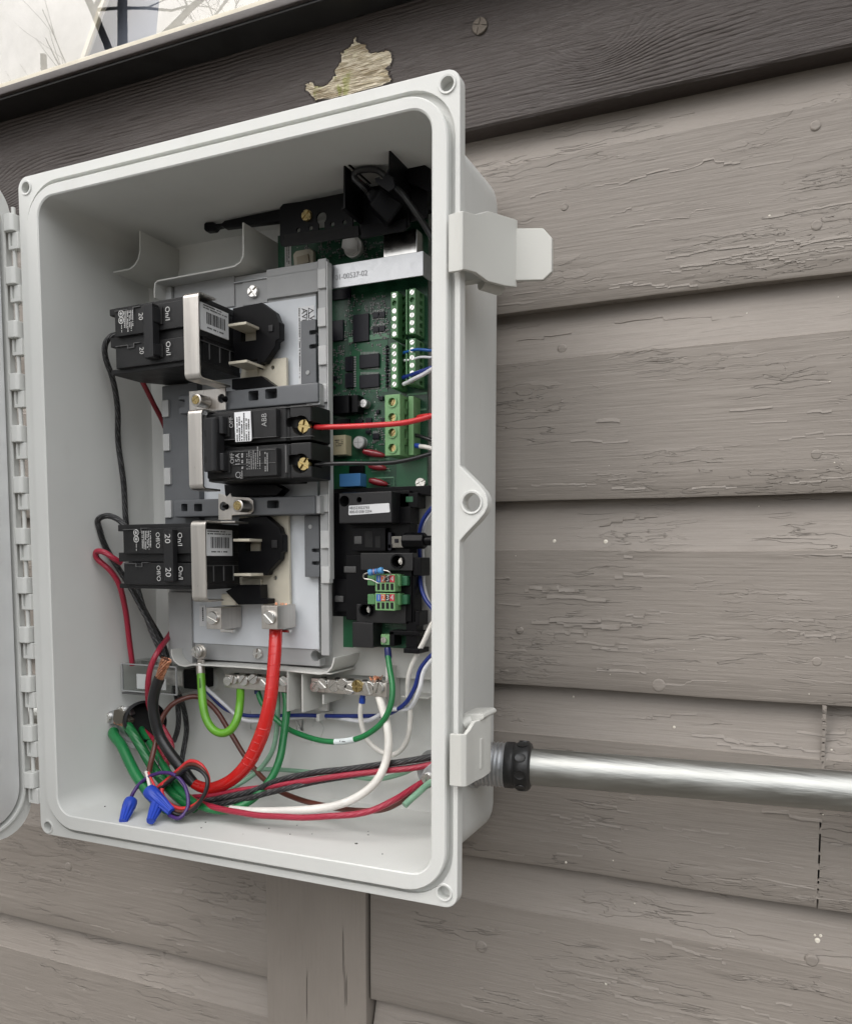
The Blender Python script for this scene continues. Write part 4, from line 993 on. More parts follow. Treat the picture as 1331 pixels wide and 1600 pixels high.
MB().box(a.x, b.x+.012, .0390, .0560, zt-.0014, zt).build('arm', M_NICK, s3, .0003)
thumb(s3, 371, 790, .042, .0545)
for par, u, v in ((s1, 346, 622), (s3, 348, 791)):
    p = at(u, v, .050); MB().cyl((p.x, .0500, p.z), (p.x, .0546, p.z), .0008, .0024, n=14).build('locating_pin', M_BLK, par)

# ------------------------------------------------------------------ main circuit board
YB = .0925
pcb = thing('circuit_board', 'large green circuit board with terminal blocks on the right of the box', 'circuit board', at(590, 762, YB))
MB().box(X(440, YB), X(668, YB, 600), YB, YB+.0016, Z(590, 765, YB), Z(560, 345, YB)).build('board', M_PCB, pcb)
MB().box(X(620, YB), X(667, YB, 600), YB-.0002, YB, Z(640, 764, YB), Z(640, 715, YB)).build('solder_mask', plain('plain_green_mask', (.016, .105, .045), .35, var=.1), pcb)
MB().prism([(at(u, v, YB).x, at(u, v, YB).z) for u, v in ((545, 555), (563, 537), (606, 530), (606, 612), (545, 612))], YB-.0003, YB).build('solder_mask', MATS['plain_green_mask'], pcb)
MB().prism([(at(u, v, YB).x, at(u, v, YB).z) for u, v in ((520, 718), (600, 716), (600, 762), (520, 764))], YB-.00025, YB).build('solder_mask', MATS['plain_green_mask'], pcb)
def pins(par, u0, u1, v, n, yf, L=5, mat=None):
    m = MB(); L = L*.8
    for i in range(n):
        u = u0 + (u1-u0)*(i+.5)/n; a, b = at(u-(u1-u0)/n*.16, v, yf), at(u+(u1-u0)/n*.25, v+L, yf); m.box(a.x, b.x, yf, YB, b.z, a.z)
    m.build('pins', plain('dull_pins', (.33, .34, .33), .4, .4), par)
def vpins(par, u, v0, v1, n, yf, L=4):
    m = MB()
    for i in range(n):
        v = v0+(v1-v0)*(i+.5)/n; a, b = at(u, v-(v1-v0)/n*.25, yf), at(u+L, v+(v1-v0)/n*.25, yf); m.box(a.x, b.x, yf, YB, b.z, a.z)
    m.build('pins', plain('dull_pins', (.33, .34, .33), .4, .4), par)
for u0, v0, u1, v1, h in ((551, 492, 576, 532, .0018), (511, 502, 536, 531, .0018), (519, 453, 547, 465, .002), (538.5, 557, 551, 579, .003), (538.5, 583, 551, 605, .003)):
    B('chip', M_CHIP, pcb, u0, v0, u1, v1, YB-h, YB, .0003)
vpins(pcb, 552, 556, 605, 13, YB-.001, 4)
for v0 in (554.5, 586): 
    o = B('chip', M_CHIP, pcb, 561, v0, 592, v0+18, YB-.0025, YB, .0004); pins(o, 563, 592, v0-5, 14, YB-.0008, 5); pins(o, 563, 592, v0+18, 14, YB-.0008, 5)
for u0, v0 in ((582, 488), (592, 487), (582, 510), (592, 509)):
    o = B('chip', M_CHIP, pcb, u0, v0, u0+9, v0+8, YB-.0015, YB, .0003); pins(o, u0, u0+9, v0-4, 4, YB-.0006, 4); pins(o, u0, u0+9, v0+8, 4, YB-.0006, 4)
for u0, v0, u1, v1 in ((519, 656, 546, 663), (554, 655, 566, 662), (571, 653, 580, 661), (595, 653, 601, 661), (571, 672, 578, 677), (582, 677, 591, 685), (516, 588, 525, 594), (516, 603, 523, 607), (591, 619, 598, 625), (587, 640, 592, 646)):
    B('chip', M_CHIP, pcb, u0, v0, u1, v1, YB-.002, YB, .0003)
vp = B('chip', M_CHIP, pcb, 582, 678, 592, 686, YB-.0018, YB, .0003); pins(vp, 582, 592, 674, 5, YB-.0006, 4); pins(vp, 582, 592, 686, 5, YB-.0006, 4)
B('relay', M_BLK, pcb, 517, 619, 545, 645, YB-.012, YB, .0006); B('relay', M_BLK, pcb, 549, 617, 559, 644, YB-.010, YB, .0006)
o = B('relay', M_BEIGE, pcb, 519, 680.5, 540, 710, YB-.0095, YB, .0005); fineprint(M_INK, o, at(529.5, 692, YB-.0097), .007, .0055, 4, 'h', seed=31)
def cap(u, v, r, h):
    p = at(u, v, YB-h); o = MB().lathe((p.x, YB, p.z), p, [(0, r), (.12, r), (.16, r*.93), (.22, r), (.94, r), (1, r*.9)], 28).build('capacitor', plain('capacitor_sleeve', (.34, .34, .34), .4, .3), pcb)
    MB().cyl((p.x, p.y, p.z), (p.x, p.y-.0003, p.z), r*.86, n=28).build('capacitor_top', plain('capacitor_aluminium', (.72, .71, .70), .4, .5), o)
    m = MB(); m.box(p.x-r*.7, p.x+r*.7, p.y-.0005, p.y-.0002, p.z-.00012, p.z+.00012).box(p.x-.00012, p.x+.00012, p.y-.00052, p.y-.0002, p.z-r*.7, p.z+r*.7).build('vent_cross', M_GPRINT, o)
cap(567.5, 630, .0031, .006); cap(560, 691, .0047, .006)
def varistor(u0, v0, u1, v1):
    a, b = at(u0, v0, YB-.004), at(u1, v1, YB-.002); m = MB(); m.lathe(a, b, [(0, .0006), (.06, .0019), (.3, .0026), (.6, .0026), (.92, .0016), (1, .0005)], 16).build('varistor', M_REDC, pcb)
    MB().tube([b, b+Vector((.0018, .001, -.0003))], .0004, 6, 0).build('varistor_lead', M_STEEL, pcb)
varistor(566, 705, 602, 712); varistor(575, 727, 604, 732); varistor(576, 750, 606, 757)
B('film_capacitor', M_BLUEC, pcb, 530, 740.5, 563, 759.5, YB-.010, YB, .0006); B('transformer', M_BLK, pcb, 545, 728, 567, 739, YB-.004, YB, .0004)
o = B('board_label', M_WHITE, pcb, 445, 384, 455, 416, YB-.0003, YB, 0); fineprint(M_INK, o, at(450, 400, YB-.0005), .014, .0034, 2, 'down', seed=41)
PP('silicone_blob', plain('cream_silicone', (.42, .39, .31), .5, var=.1), pcb, [(457, 397), (462, 391), (484, 387), (490, 391), (490, 410), (485, 414), (459, 418)], YB-.004, YB, .0012)
PP('silicone_core', plain('tan_core', (.30, .26, .19), .5, var=.1), pcb, [(463, 401), (481, 396), (483, 409), (464, 414)], YB-.0052, YB-.003, .0004)
bt = at(551, 385, YB-.004); o = MB().cyl(bt, bt+Vector((0, .004, 0)), .0075, n=36).build('coin_cell', plain('coin_cell_steel', (.72, .71, .68), .3, .6), pcb, .0004)
MB().prism([(bt.x-.0090, bt.z+.0005), (bt.x-.001, bt.z-.0062), (bt.x+.0045, bt.z-.004), (bt.x+.0045, bt.z+.002), (bt.x+.001, bt.z+.0075), (bt.x-.0075, bt.z+.0075)], bt.y-.0008, bt.y-.0001).build('battery_clip', plain('clip_tin', (.74, .73, .70), .35, .5), o)
B('shield_can', M_STEEL, pcb, 599, 366, 651, 394, YB-.014, YB, .0004)
screw(pcb, at(658, 755, YB-.0004), .0040, M_STEEL, 'cross', .0022)
# scattered tiny parts
m = MB(); m2 = MB(); rnd = random.Random(9)
def tiny(u0, v0, u1, v1, n):
    for i in range(n):
        u, v = rnd.uniform(u0, u1), rnd.uniform(v0, v1); w, h = rnd.choice(((2.4, 1.3), (1.3, 2.4), (3.2, 1.8), (1.8, 3.2))); a, b = at(u, v, YB-.0006), at(u+w, v+h, YB-.0006)
        m.box(a.x, b.x, YB-.0006, YB, b.z, a.z)
        if w > h: m2.box(a.x-.0003, a.x+.0003, YB-.00065, YB, b.z, a.z).box(b.x-.0003, b.x+.0003, YB-.00065, YB, b.z, a.z)
        else: m2.box(a.x, b.x, YB-.00065, YB, a.z-.0003, a.z+.0003).box(a.x, b.x, YB-.00065, YB, b.z-.0003, b.z+.0003)
for z_ in ((516, 540, 537, 600, 60), (538, 490, 550, 535, 20), (578, 475, 606, 527, 60), (540, 460, 600, 485, 40), (594, 540, 608, 606, 26), (560, 640, 600, 670, 30), (575, 665, 602, 705, 24), (470, 375, 600, 400, 80), (545, 535, 600, 552, 14), (516, 605, 600, 618, 18), (545, 718, 600, 730, 10)): tiny(*z_)
m.build('surface_parts', plain('smd_body', (.035, .030, .028), .4), pcb)['kind'] = 'stuff'; m2.build('solder_ends', plain('dull_solder', (.22, .23, .22), .4, .3), pcb)['kind'] = 'stuff'
for i in range(12):
    v = 541 + i*5.6; p = at(603.5, v, YB-.0018); MB().lathe((p.x, YB, p.z), p, [(0, .0011), (.7, .0011), (1, .0006)], 12).build('diode', M_CHIP, pcb)
m = MB()
for u0, v0, u1, v1 in ((577, 715, 600, 715.5), (577, 717, 608, 717.6), (580, 736, 610, 736.5), (585, 746, 615, 746.6), (615, 746, 615.6, 760), (641, 640, 666, 640.5), (636, 615, 667, 615.6), (580, 718, 580.5, 722), (545, 527, 608, 527.5)):
    a, b = at(u0, v0, YB-.0004), at(u1, v1, YB-.0004); MB().box(a.x, b.x, YB-.0004, YB, min(a.z, b.z), max(a.z, b.z)).build('silkscreen_line', plain('pale_green_print', (.14, .28, .18), .6), pcb)
def block(u0, v0, u1, v1, n, yf, rad, mat, empty=(), side=None, ring=False):
    o = B('terminal_block', mat, pcb, u0, v0, u1, v1, yf, YB, .0005)
    a, b = at(u0, v0, yf), at(u1, v1, yf); cs = []; H_ = a.z-b.z
    xc = (a.x+b.x)/2
    for i in range(n):
        zc = a.z - H_*(i+.5)/n; cs.append(MB().cyl((xc, yf-.01, zc), (xc, yf+(.0045 if ring else .0022), zc), rad*(.72 if ring else 1), n=18))
        cs.append(MB().box(b.x-.0026, b.x+.004, yf+.0075, yf+.0125, zc-H_/n*.30, zc+H_/n*.30))
    cut(o, cs)
    for i in range(n):
        zc = a.z - H_*(i+.5)/n
        if i not in empty: screw(o, (xc, yf+(.0032 if ring else .0010), zc), rad*(.70 if ring else .96), M_BRASS if ring else M_STEEL, 'slot', .0012)
        if ring:
            m = MB(); nn = 22; m.loft([[(xc+r*math.cos(2*math.pi*k/nn), y, zc+r*math.sin(2*math.pi*k/nn)) for k in range(nn)] for r, y in ((rad*.72, yf+.001), (rad*.72, yf-.0008), (rad*.98, yf-.0008), (rad, yf+.0004))], False, False).build('screw_collar', mat, o)
    return o
block(610.5, 456, 621.5, 527, 6, .0765, .0019, M_GREEN, (1,)); block(638.5, 451, 649, 521, 6, .0765, .0019, M_GREEN, (1,))
block(610.5, 535.5, 621.5, 605.5, 6, .0765, .0019, M_GREEN); block(638.5, 529, 649, 600, 6, .0765, .0019, M_GREEN)
for u0, v0, v1 in ((633.5, 452, 522), (633.5, 530, 601)):
    B('block_rear', M_GREEN, pcb, u0, v0, u0+3, v1, .0795, YB)
block(601, 617, 625, 711, 4, .0700, .0040, M_GREEN2, (), ring=True)
B('block_rear', M_GREEN2, pcb, 638, 619, 646, 711, .080, YB, .0004)
# bracket bar across the board
bar = thing('bracket_bar', 'bright zinc bracket bar stamped 01-00537-02 across the circuit board top', 'bracket', at(590, 445, .08))
yb_ = .0745
zt_, zb_ = (at(513, 418, yb_).z+at(661, 388, yb_).z)/2, (at(513, 452, yb_).z+at(661, 430, yb_).z)/2
MB().box(X(505, yb_), X(661, yb_, 410), yb_, yb_+.0012, zb_, zt_).build('front_web', M_ZINC, bar, .0005)
MB().box(X(380, yb_+.008), X(661, yb_, 410), yb_+.001, yb_+.017, zt_-.0012, zt_).build('top_leg', M_ZINC, bar, .0005)
MB().box(X(661, yb_, 410)-.0012, X(661, yb_, 410), yb_+.001, yb_+.017, zb_, zt_-.001).build('end_tab', M_ZINC, bar, .0004)
text('01-00537-02', plain('stamped_grey', (.30, .30, .31), .5, .3), bar, at(548.5, 430, yb_-.0002), .0054, 'h', sx=.95)
# ------------------------------------------------------------------ modem bracket at the top
mb = thing('modem_bracket', 'black metal bracket with cable clip in the dark top right corner', 'bracket', at(540, 370, .085))
ym = .066
o = PP('face_plate', M_BLK, mb, [(437, 324), (442, 318), (470, 314), (536, 301), (600, 292), (640, 288), (640, 352), (630, 360), (566, 371), (562, 366), (530, 370), (470, 382), (440, 384), (437, 378)], ym, ym+.0015, .0003)
cs = []
for u, v in ((466, 359), (485, 356), (519, 350), (538, 347)): p = at(u, v, ym); cs.append(MB().cyl((p.x, ym-.01, p.z), (p.x, ym+.01, p.z), .0018, n=16))
for u, v in ((502, 340), ): p = at(u, v, ym); cs.append(MB().cyl((p.x, ym-.01, p.z), (p.x, ym+.01, p.z), .0042, n=20))
for u0, v0, u1, v1 in ((497, 345, 507, 364), (551, 340, 562, 354)): p, q = at(u0, v0, ym), at(u1, v1, ym); cs.append(MB().box(p.x, q.x, ym-.01, ym+.01, q.z, p.z))
cut(o, cs)
a, b = at(445, 382, ym), at(630, 356, ym)
m = MB(); P4 = [at(444, 366, ym-.0004), at(560, 352, ym-.0004), at(560, 368, ym-.0050), at(444, 384, ym-.0050)]
m.loft([[p for p in P4], [p + Vector((0, .0010, -.0004)) for p in P4]]).build('lower_lip', M_BRK2, mb)
P4 = [at(564, 352, ym-.0004), at(634, 341, ym-.0004), at(634, 358, ym-.0050), at(564, 372, ym-.0050)]
MB().loft([[p for p in P4], [p + Vector((0, .0010, -.0004)) for p in P4]]).build('lower_lip', M_BRK2, mb)
screw(mb, at(480, 337, ym-.0004), .0040, M_BRASS, 'cross', .002); screw(mb, at(652, 308, .078), .0040, M_BRASS, 'cross', .002)
B('screw_boss', M_BLK, mb, 640, 292, 666, 322, .0790, YB, .001)
ant = MB(); p0, p1 = at(322, 356, .080), at(445, 333, .080)
MB().prism([(at(u, v, .080).x, at(u, v, .080).z) for u, v in ((322, 351), (325, 348.5), (336, 348), (340, 351), (350, 350), (354, 346), (440, 328), (445, 328), (445, 347), (354, 358), (350, 355), (341, 357), (337, 362), (325, 363.5), (322, 360))], .077, .083).build('antenna_arm', M_BLK, mb, .001)
# clip box: open front with two side plates
yk = .040
strip('clip_wall', M_BLK, mb, [(533, 256), (541, 254.5), (547, 258)], yk, yk+.03, .0012); strip('clip_wall', M_BLK, mb, [(538, 257), (537.5, 325), (533, 326)], yk, YB-.01, .0014)
MB().box(X(538, yk, 300), X(640, yk, 300), yk+.028, yk+.030, Z(560, 330, yk), Z(560, 262, yk)).build('clip_back', M_BLK, mb, .0003)
strip('clip_wall', M_BLK, mb, [(609, 225), (608, 262), (605, 270)], .034, YB-.002, .0014)
PP('clip_hook', M_BLK, mb, [(585, 278), (592, 275), (594, 279), (598, 279), (599, 274), (606, 270), (614, 276), (617, 292), (607, 299), (586, 284)], .038, .0395)
PP('bracket_wing', M_BLK, mb, [(610, 226), (672, 262), (672, 300), (640, 285), (612, 290)], .060, .062)
plug = thing('cable_plug', 'black cable plug tucked in the dark clip above the board', 'plug', at(585, 345, .06))
pa, pb = at(575, 300, .050), at(618, 338, .062)
MB().lathe(pa, pb, [(0, .004), (.2, .006), (.25, .009), (.9, .011), (1, .010)], 4).build('plug_body', M_BLK, plug, .0015); 
m = MB()
for i in range(4): m.lathe(pa+(pb-pa)*(.02+i*.05)-(pb-pa)*.2, pa+(pb-pa)*(.045+i*.05)-(pb-pa)*.2, [(0, .0038), (.5, .0046), (1, .0038)], 12)
m.build('strain_relief', M_BLK, plug)
# ------------------------------------------------------------------ metering module (black housing)
mod = thing('metering_module', 'black metering module with white serial label at lower right in the box', 'electronic module', at(590, 1020, .09))
yh = .072
MB().box(X(518, .080), X(640, .080, 900), .080, .094, Z(580, 965, .08), Z(580, 768, .08)).build('base', M_BLK, mod, .0008)
B('top_flange', M_BLK, mod, 518, 764, 672, 773, .084, .096); B('side_arm', M_BLK, mod, 612, 771, 653, 793, .080, .094)
B('side_arm', M_BLK, mod, 611, 792, 641, 818, .078, .094); B('board_window', MATS['plain_green_mask'], mod, 634, 776, 645, 784, .0798, .081, 0)
cov = B('cover', M_BRK2, mod, 529, 770, 612, 817, .066, .082, .0010)
cut(cov, [MB().cyl((at(538, 783, .066).x, .05, at(538, 783, .066).z), (at(538, 783, .066).x, .078, at(538, 783, .066).z), .0040, n=22), MB().cyl((at(561, 781, .066).x, .05, at(561, 781, .066).z), (at(561, 781, .066).x, .078, at(561, 781, .066).z), .0021, n=18)])
lb = MB().prism([(at(u, v, .0656).x, at(u, v, .0656).z) for u, v in ((545, 791), (546, 790), (606.5, 786), (608, 787), (609, 799), (607.5, 800.5), (546, 805), (544.5, 804))], .0656, .0662).build('serial_label', M_LABEL, mod)
text('482523022765', M_INK, lb, at(561.5, 793.6, .0654), .0027, 'h', tilt=.01); text('800-01058 0204', M_INK, lb, at(563.5, 799.6, .0654), .0027, 'h', tilt=.01)
B('mid_plate', M_BLK, mod, 550, 825, 602, 861, .0745, .082); B('mid_plate', M_BRK2, mod, 563, 864, 645, 892, .0730, .082, .0006)
B('mid_plate', M_BLK, mod, 540, 868, 643, 972, .0765, .084); B('mid_plate', M_BRK2, mod, 557, 944, 634, 975, .0755, .082); B('lower_left', M_BLK, mod, 522, 905, 562, 957, .0770, .092)
for u0, v0, u1, v1 in ((553, 838, 565, 850), (537, 885, 556, 895), (523, 931, 536, 941)): B('latch_tab', plain('glossy_dark_tab', (.06, .06, .06), .3), mod, u0, v0, u1, v1, .0740 if v0 < 880 else .0755, .079, .0005)
B('slot', M_DARKHOLE, mod, 570, 830, 582, 855, .0743, .076, .0002); B('slot', M_DARKHOLE, mod, 586, 838, 594, 856, .0743, .076, .0002)
for u, v, r in ((621, 877, .0052), (571, 953, .0050)):
    p = at(u, v, .0725); nn = 26
    MB().loft([[(p.x+q*math.cos(2*math.pi*i/nn), y, p.z+q*math.sin(2*math.pi*i/nn)) for i in range(nn)] for q, y in ((r*.8, .080), (r*.8, .0715), (r, .0715), (r, .080))], False, False).build('screw_well', M_BLK, mod)
    for o in [c for c in mod.children if c.name.startswith('mid_plate')]: cut(o, [MB().cyl((p.x, .05, p.z), (p.x, .0795, p.z), r*.8, n=26)])
    screw(mod, (p.x+.0014, .0775, p.z), .0026, M_STEEL, 'cross', .0015)
B('edge_clip', M_BLK, mod, 645, 871, 658, 900, .074, .09, .0008); B('edge_clip', M_BLK, mod, 642, 900, 647, 975, .078, .092); B('edge_clip', M_BLK, mod, 648, 955, 655, 978, .074, .09)
B('usb_socket', plain('dull_tin', (.20, .19, .17), .4, .7), mod, 607, 838, 630, 856, .0765, .084, .0005)
for u0, v0, u1, v1 in ((606, 832, 611, 860), (616, 842, 622, 848), (606, 850, 612, 857)): B('socket_part', M_CHIP, mod, u0, v0, u1, v1, .0758, .08, .0003)
# lower green daughter board
B('daughter_board', M_PCB, mod, 536, 955, 646, 1014, .0880, .0895, 0)
B('corner_mask', MATS['plain_green_mask'], mod, 536, 962, 552, 1012, .0878, .0882, 0)
B('bracket_block', M_BRK2, mod, 550, 972, 583, 1013, .0735, .09, .0008)
for u0, v0, u1, v1 in ((570, 984, 586, 1008), ): B('socket', M_BLK, mod, u0, v0, u1, v1, .0770, .09)
for u, v in ((575, 998), (584, 998)): p = at(u, v, .0872); MB().cyl(p, p+Vector((0, .002, 0)), .0010, n=12).build('solder_pin', M_STEEL, mod)
gt = B('screw_terminal', M_GREEN2, mod, 595, 991, 609, 1008, .079, .089, .0004); screw(gt, at(600, 1000, .0786), .0023, M_STEEL, 'slot', .001)
B('clip_arm', M_BLK, mod, 608, 985, 655, 994, .076, .09); B('clip_arm', M_BLK, mod, 608, 986, 616, 1010, .076, .09); B('clip_arm', M_BLK, mod, 634, 972, 651, 1016, .078, .09); B('clip_arm', M_BLK, mod, 630, 1013, 655, 1022, .072, .09)
fineprint(plain('dim_board_print', (.12, .22, .16), .6), mod, at(615, 972, .0876), .014, .006, 3, 'h', seed=51)
# numbered plugs
def numplug(v0, label):
    t = thing('terminal_plug', label, 'connector', at(600, v0+27, .08), 'numbered green plugs')
    B('plug_body', M_GREEN2, t, 586, v0, 617, v0+28, .0660, .078, .0005); B('plug_wing', M_GREEN, t, 574, v0+2, 586, v0+18, .0690, .078, .0005); B('plug_wing', M_GREEN, t, 617, v0+1, 625, v0+19, .0690, .078, .0005); B('plug_header', MATS['plain_green_mask'], t, 626, v0+3, 636, v0+18, .0720, .082, .0004)
    cols = ((.03, .12, .42), (.55, .12, .03), (.02, .02, .02), (.48, .03, .05))
    for i, c in enumerate(cols):
        u0 = 588 + i*7
        s_ = B('number_tag', plain('tag_%d' % i, c, .45), t, u0, v0+2, u0+7, v0+13, .0656, .0662, 0)
        text(str(i+1), M_WHITE, s_, at(u0+3.5, v0+7.6, .0654), .0054, 'h')
        B('wire_hole', M_DARKHOLE, t, u0+1, v0+15, u0+5.6, v0+25, .0658, .067, 0)
numplug(897, 'upper green plug with coloured 1 2 3 4 tags, under the blue resistor')
numplug(926.5, 'lower green plug with coloured 1 2 3 4 tags, below the resistor')
rs = thing('resistor', 'small blue striped resistor bridging the upper green plug', 'resistor', at(588, 893, .064))
ra, rb = at(575.5, 895, .0625), at(599, 891, .0625)
MB().lathe(ra, rb, [(0, .0010), (.05, .0022), (.16, .0025), (.24, .0020), (.76, .0020), (.84, .0025), (.95, .0022), (1, .0010)], 18).build('resistor_body', plain('resistor_blue', (.08, .28, .55), .35), rs)
for t_, c in ((.30, (.03, .05, .25)), (.42, (.35, .08, .05)), (.54, (.03, .05, .25)), (.66, (.03, .03, .1))):
    MB().lathe(ra+(rb-ra)*(t_-.03), ra+(rb-ra)*(t_+.03), [(0, .00207), (1, .00207)], 18).build('colour_band', plain('band_%.2f' % t_, c, .4), rs)
MB().tube([ra, at(568, 898, .0630), at(569, 904, .0640), at(580, 906, .0645), at(592, 912, .0665)], .0005, 8, 6).build('lead', M_NICK, rs); MB().tube([rb, at(607, 893, .063), at(610, 898, .0640), at(602, 903, .0645), at(599, 912, .0665)], .0005, 8, 6).build('lead', M_NICK, rs)
# USB plug
up = thing('usb_plug', 'black barrel plug leaving the metering module to the right', 'plug', at(650, 856, .07))
MB().lathe(at(631, 845, .0735), at(665, 845, .0735), [(0, .0052), (.04, .0058), (.95, .0058), (1, .0050)], 8).build('plug_body', M_BLK, up, .0005); MB().cyl(at(664, 845, .0735), at(690, 844, .0735), .0035, n=14).build('strain_relief', M_BLK, up)
# ------------------------------------------------------------------ terminal bars
def tbar(u0, v0, u1, v1, yf, yb, scr, label):
    t = thing('terminal_bar', label, 'terminal bar', at((u0+u1)/2, v1, yb), 'nickel terminal bars')
    a, b = at(u0, v0, yf), at(u1, v1, yf); zt = (at(u0, v0, yf).z + at(u1, v1-(v1-v0)*0, yf).z)/2
    z1 = at(u0, v0, yf).z; z0 = at(u0, v0+21, yf).z
    MB().box(a.x, b.x, yf, yb, z0, z1).build('bar', M_NICK, t, .0005)
    for i, (u, v, r, brass) in enumerate(scr): screw(t, at(u, v, yf-.0002), r, M_BRASS if brass else M_STEEL, 'cross' if brass else 'slot', .0022)
    for i in range(5):
        x = a.x + (b.x-a.x)*(i+.6)/5.4; MB().cyl((x, (yf+yb)/2, z1-.002), (x, (yf+yb)/2, z1+.0004), .0022, n=14).build('wire_hole', M_DARKHOLE, t)
    return t, z0, z1, (a.x, b.x)
tb1 = tbar(351, 1054, 447, 1074, .072, .086, [(357, 1064, .0040, 0), (367, 1062, .0036, 0), (382, 1063, .0046, 0), (397, 1061, .0042, 0), (415, 1066, .0042, 0), (431, 1066, .0042, 0), (445, 1064, .0042, 0)], 'left nickel terminal bar under the panel, light green wire in it')
tb2 = tbar(486, 1060, 604, 1082, .072, .086, [(493, 1073, .0040, 0), (505, 1068, .0044, 0), (522, 1071, .0048, 0), (536, 1069, .0046, 0), (546, 1077, .0042, 0), (559, 1072, .0046, 1), (577, 1075, .0050, 0), (592, 1075, .0046, 0)], 'right nickel terminal bar below the black module, thick white wire in it')
m = MB(); rnd = random.Random(6)
for i in range(26):
    a = at(rnd.uniform(579, 595), 1063, .079); m.tube([a, a+Vector((rnd.gauss(0, .0008), rnd.gauss(0, .001), rnd.uniform(.001, .0035)))], .0004, 5, 0)
m.build('strand_ends', M_COPPER, tb2[0])

# ------------------------------------------------------------------ wires
def wp(u, v, Y, r):
    p = at(u, v, Y)
    while p.z < FLOOR + .001 + r and Y > -.0: Y -= .001; p = at(u, v, Y)
    Y = min(Y, BACK-.0006-r); p = at(u, v, Y)
    if p.x < LEFTW + .001 + r: p.x = LEFTW + .001 + r
    return p
def radius(pts, wpx): 
    pts = [q for q in pts if not isinstance(q, Vector)]; q = at(*pts[len(pts)//2]); return wpx/2*mpp(q)
def wpath(pts, wpx):
    r = radius(pts, wpx); return [q if isinstance(q, Vector) else wp(*q, r) for q in pts], r
def VW(x, y, u, v, Y, dz=0): return Vector((x, y, at(u, v, Y).z + dz))
def wire(label, pts, wpx, mat, name='wire', parent=None, group=None, n=12):
    P, r = wpath(pts, wpx)
    Q_ = spline(P, 8); sd = sum(map(ord, label))*.37
    Q_ = [p + Vector((noise.noise(p*38 + Vector((sd, 0, 0))), 0, noise.noise(p*38 + Vector((0, sd, 7)))))*min(.0007, r*.32)*min(1, i/4, (len(Q_)-1-i)/4) for i, p in enumerate(Q_)]
    o = MB().tube(Q_, r, n, 0).build(name, mat, parent, recalc=False)
    if parent is None: tag(o, label, 'wire', group)
    return o
BLKW = mat_wire('black_stranded', (.014, .014, .015), .30, .0004, .012, (.085, .085, .085))
REDW = mat_wire('crimson_insulation', (.34, .020, .045), .30, .00022, .014)
REDT = plain('red_tape', (.52, .012, .010), .22, bump=.00018, bscale=120, coat=.3)
REDB = mat_wire('bright_red_insulation', (.60, .030, .035), .30)
DRED = mat_wire('dark_red_insulation', (.20, .012, .020), .33, .0002, .014)
BRN = mat_wire('brown_insulation', (.105, .030, .020), .32)
WHT = mat_wire('white_insulation', (.74, .72, .67), .36); WHT2 = mat_wire('cool_white_insulation', (.72, .73, .76), .36)
YGR = mat_wire('yellow_green_insulation', (.115, .33, .022), .33); GRN = mat_wire('green_insulation', (.012, .17, .050), .32); GRN2 = mat_wire('deep_green_insulation', (.010, .125, .035), .26, .00018, .02)
PGR = mat_wire('pale_green_insulation', (.20, .36, .25), .38); BLU = mat_wire('navy_insulation', (.012, .030, .20), .32); BLU2 = mat_wire('mid_blue_insulation', (.015, .10, .36), .32)
PUR = mat_wire('purple_insulation', (.055, .020, .14), .3); BLK = mat_wire('black_insulation', (.011, .011, .012), .28); FER = plain('blue_ferrule', (.012, .055, .34), .35); DFER = plain('navy_ferrule', (.008, .014, .10), .3)

# heavy feeder: red tape from the lug down, black insulation, frayed copper end
fd = thing('feeder_cable', 'thick red taped cable curving from the lug, black with bare copper end', 'cable', at(330, 1240, .05))
red = [(431, 984, .060), (430, 1010, .055), (427, 1050, .050), (422, 1095, .046), (413, 1135, .044), (402, 1165, .043), (386, 1195, .042), (362, 1219, .042), (336, 1231, .042), (318, 1231, .042), (303, 1225, .042)]
P, r = wpath(red, 21)
P2 = spline(P, 10); L = 0; taped = MB()
taped.tube(P, [r*1.0, r*1.0, r*.98, r*1.02, r*1.1, r*1.08, r*1.0, r*.95, r*.9, r*.8], 18, 10); taped.build('red_tape', REDT, fd, recalc=False)
m = MB()
for k in range(1, 26):
    i = int(k*len(P2)/27); p, q = P2[i], P2[min(i+1, len(P2)-1)]; d = (q-p).normalized(); d = (d + Vector((.22, 0, .1))).normalized()
    f = i/len(P2); rr_ = r*(1.04 if f < .4 else (1.13 if f < .62 else 1.02 - (f-.62)*.4)); m.lathe(p-d*.0005, p+d*.0005, [(0, rr_*.96), (.4, rr_*.992), (1, rr_*.965)], 18)
m.build('tape_edge', REDT, fd, recalc=False)
blk = [(303, 1225, .042), (292, 1212, .041), (281, 1197, .040), (265, 1176, .038), (250, 1151, .037), (242, 1125, .036), (239, 1098, .036), (243, 1076, .037), (249, 1060, .038)]
P, r2 = wpath(blk, 17); MB().tube(P, [r2*1.0, r2*1.15, r2, r2, r2, r2], 16, 8).build('black_insulation', BLK, fd, recalc=False)
ce = [(247, 1066, .038), (251, 1054, .038), (255, 1043, .0385), (260, 1030, .039)]
P, _ = wpath(ce, 14); axis = spline(P, 8); m = MB(); rnd = random.Random(4)
for k in range(12):
    ph = 2*math.pi*k/12; pts = []
    for i, p in enumerate(axis):
        t = i/(len(axis)-1); d = (axis[min(i+1, len(axis)-1)]-axis[max(i-1, 0)]).normalized(); a = d.orthogonal().normalized(); b = d.cross(a); an = ph + t*2.6
        pts.append(p + (a*math.cos(an)+b*math.sin(an))*(.0026 + .0012*t*t*rnd.uniform(.5, 1.2)))
    m.tube(pts, .00072, 6, 0)
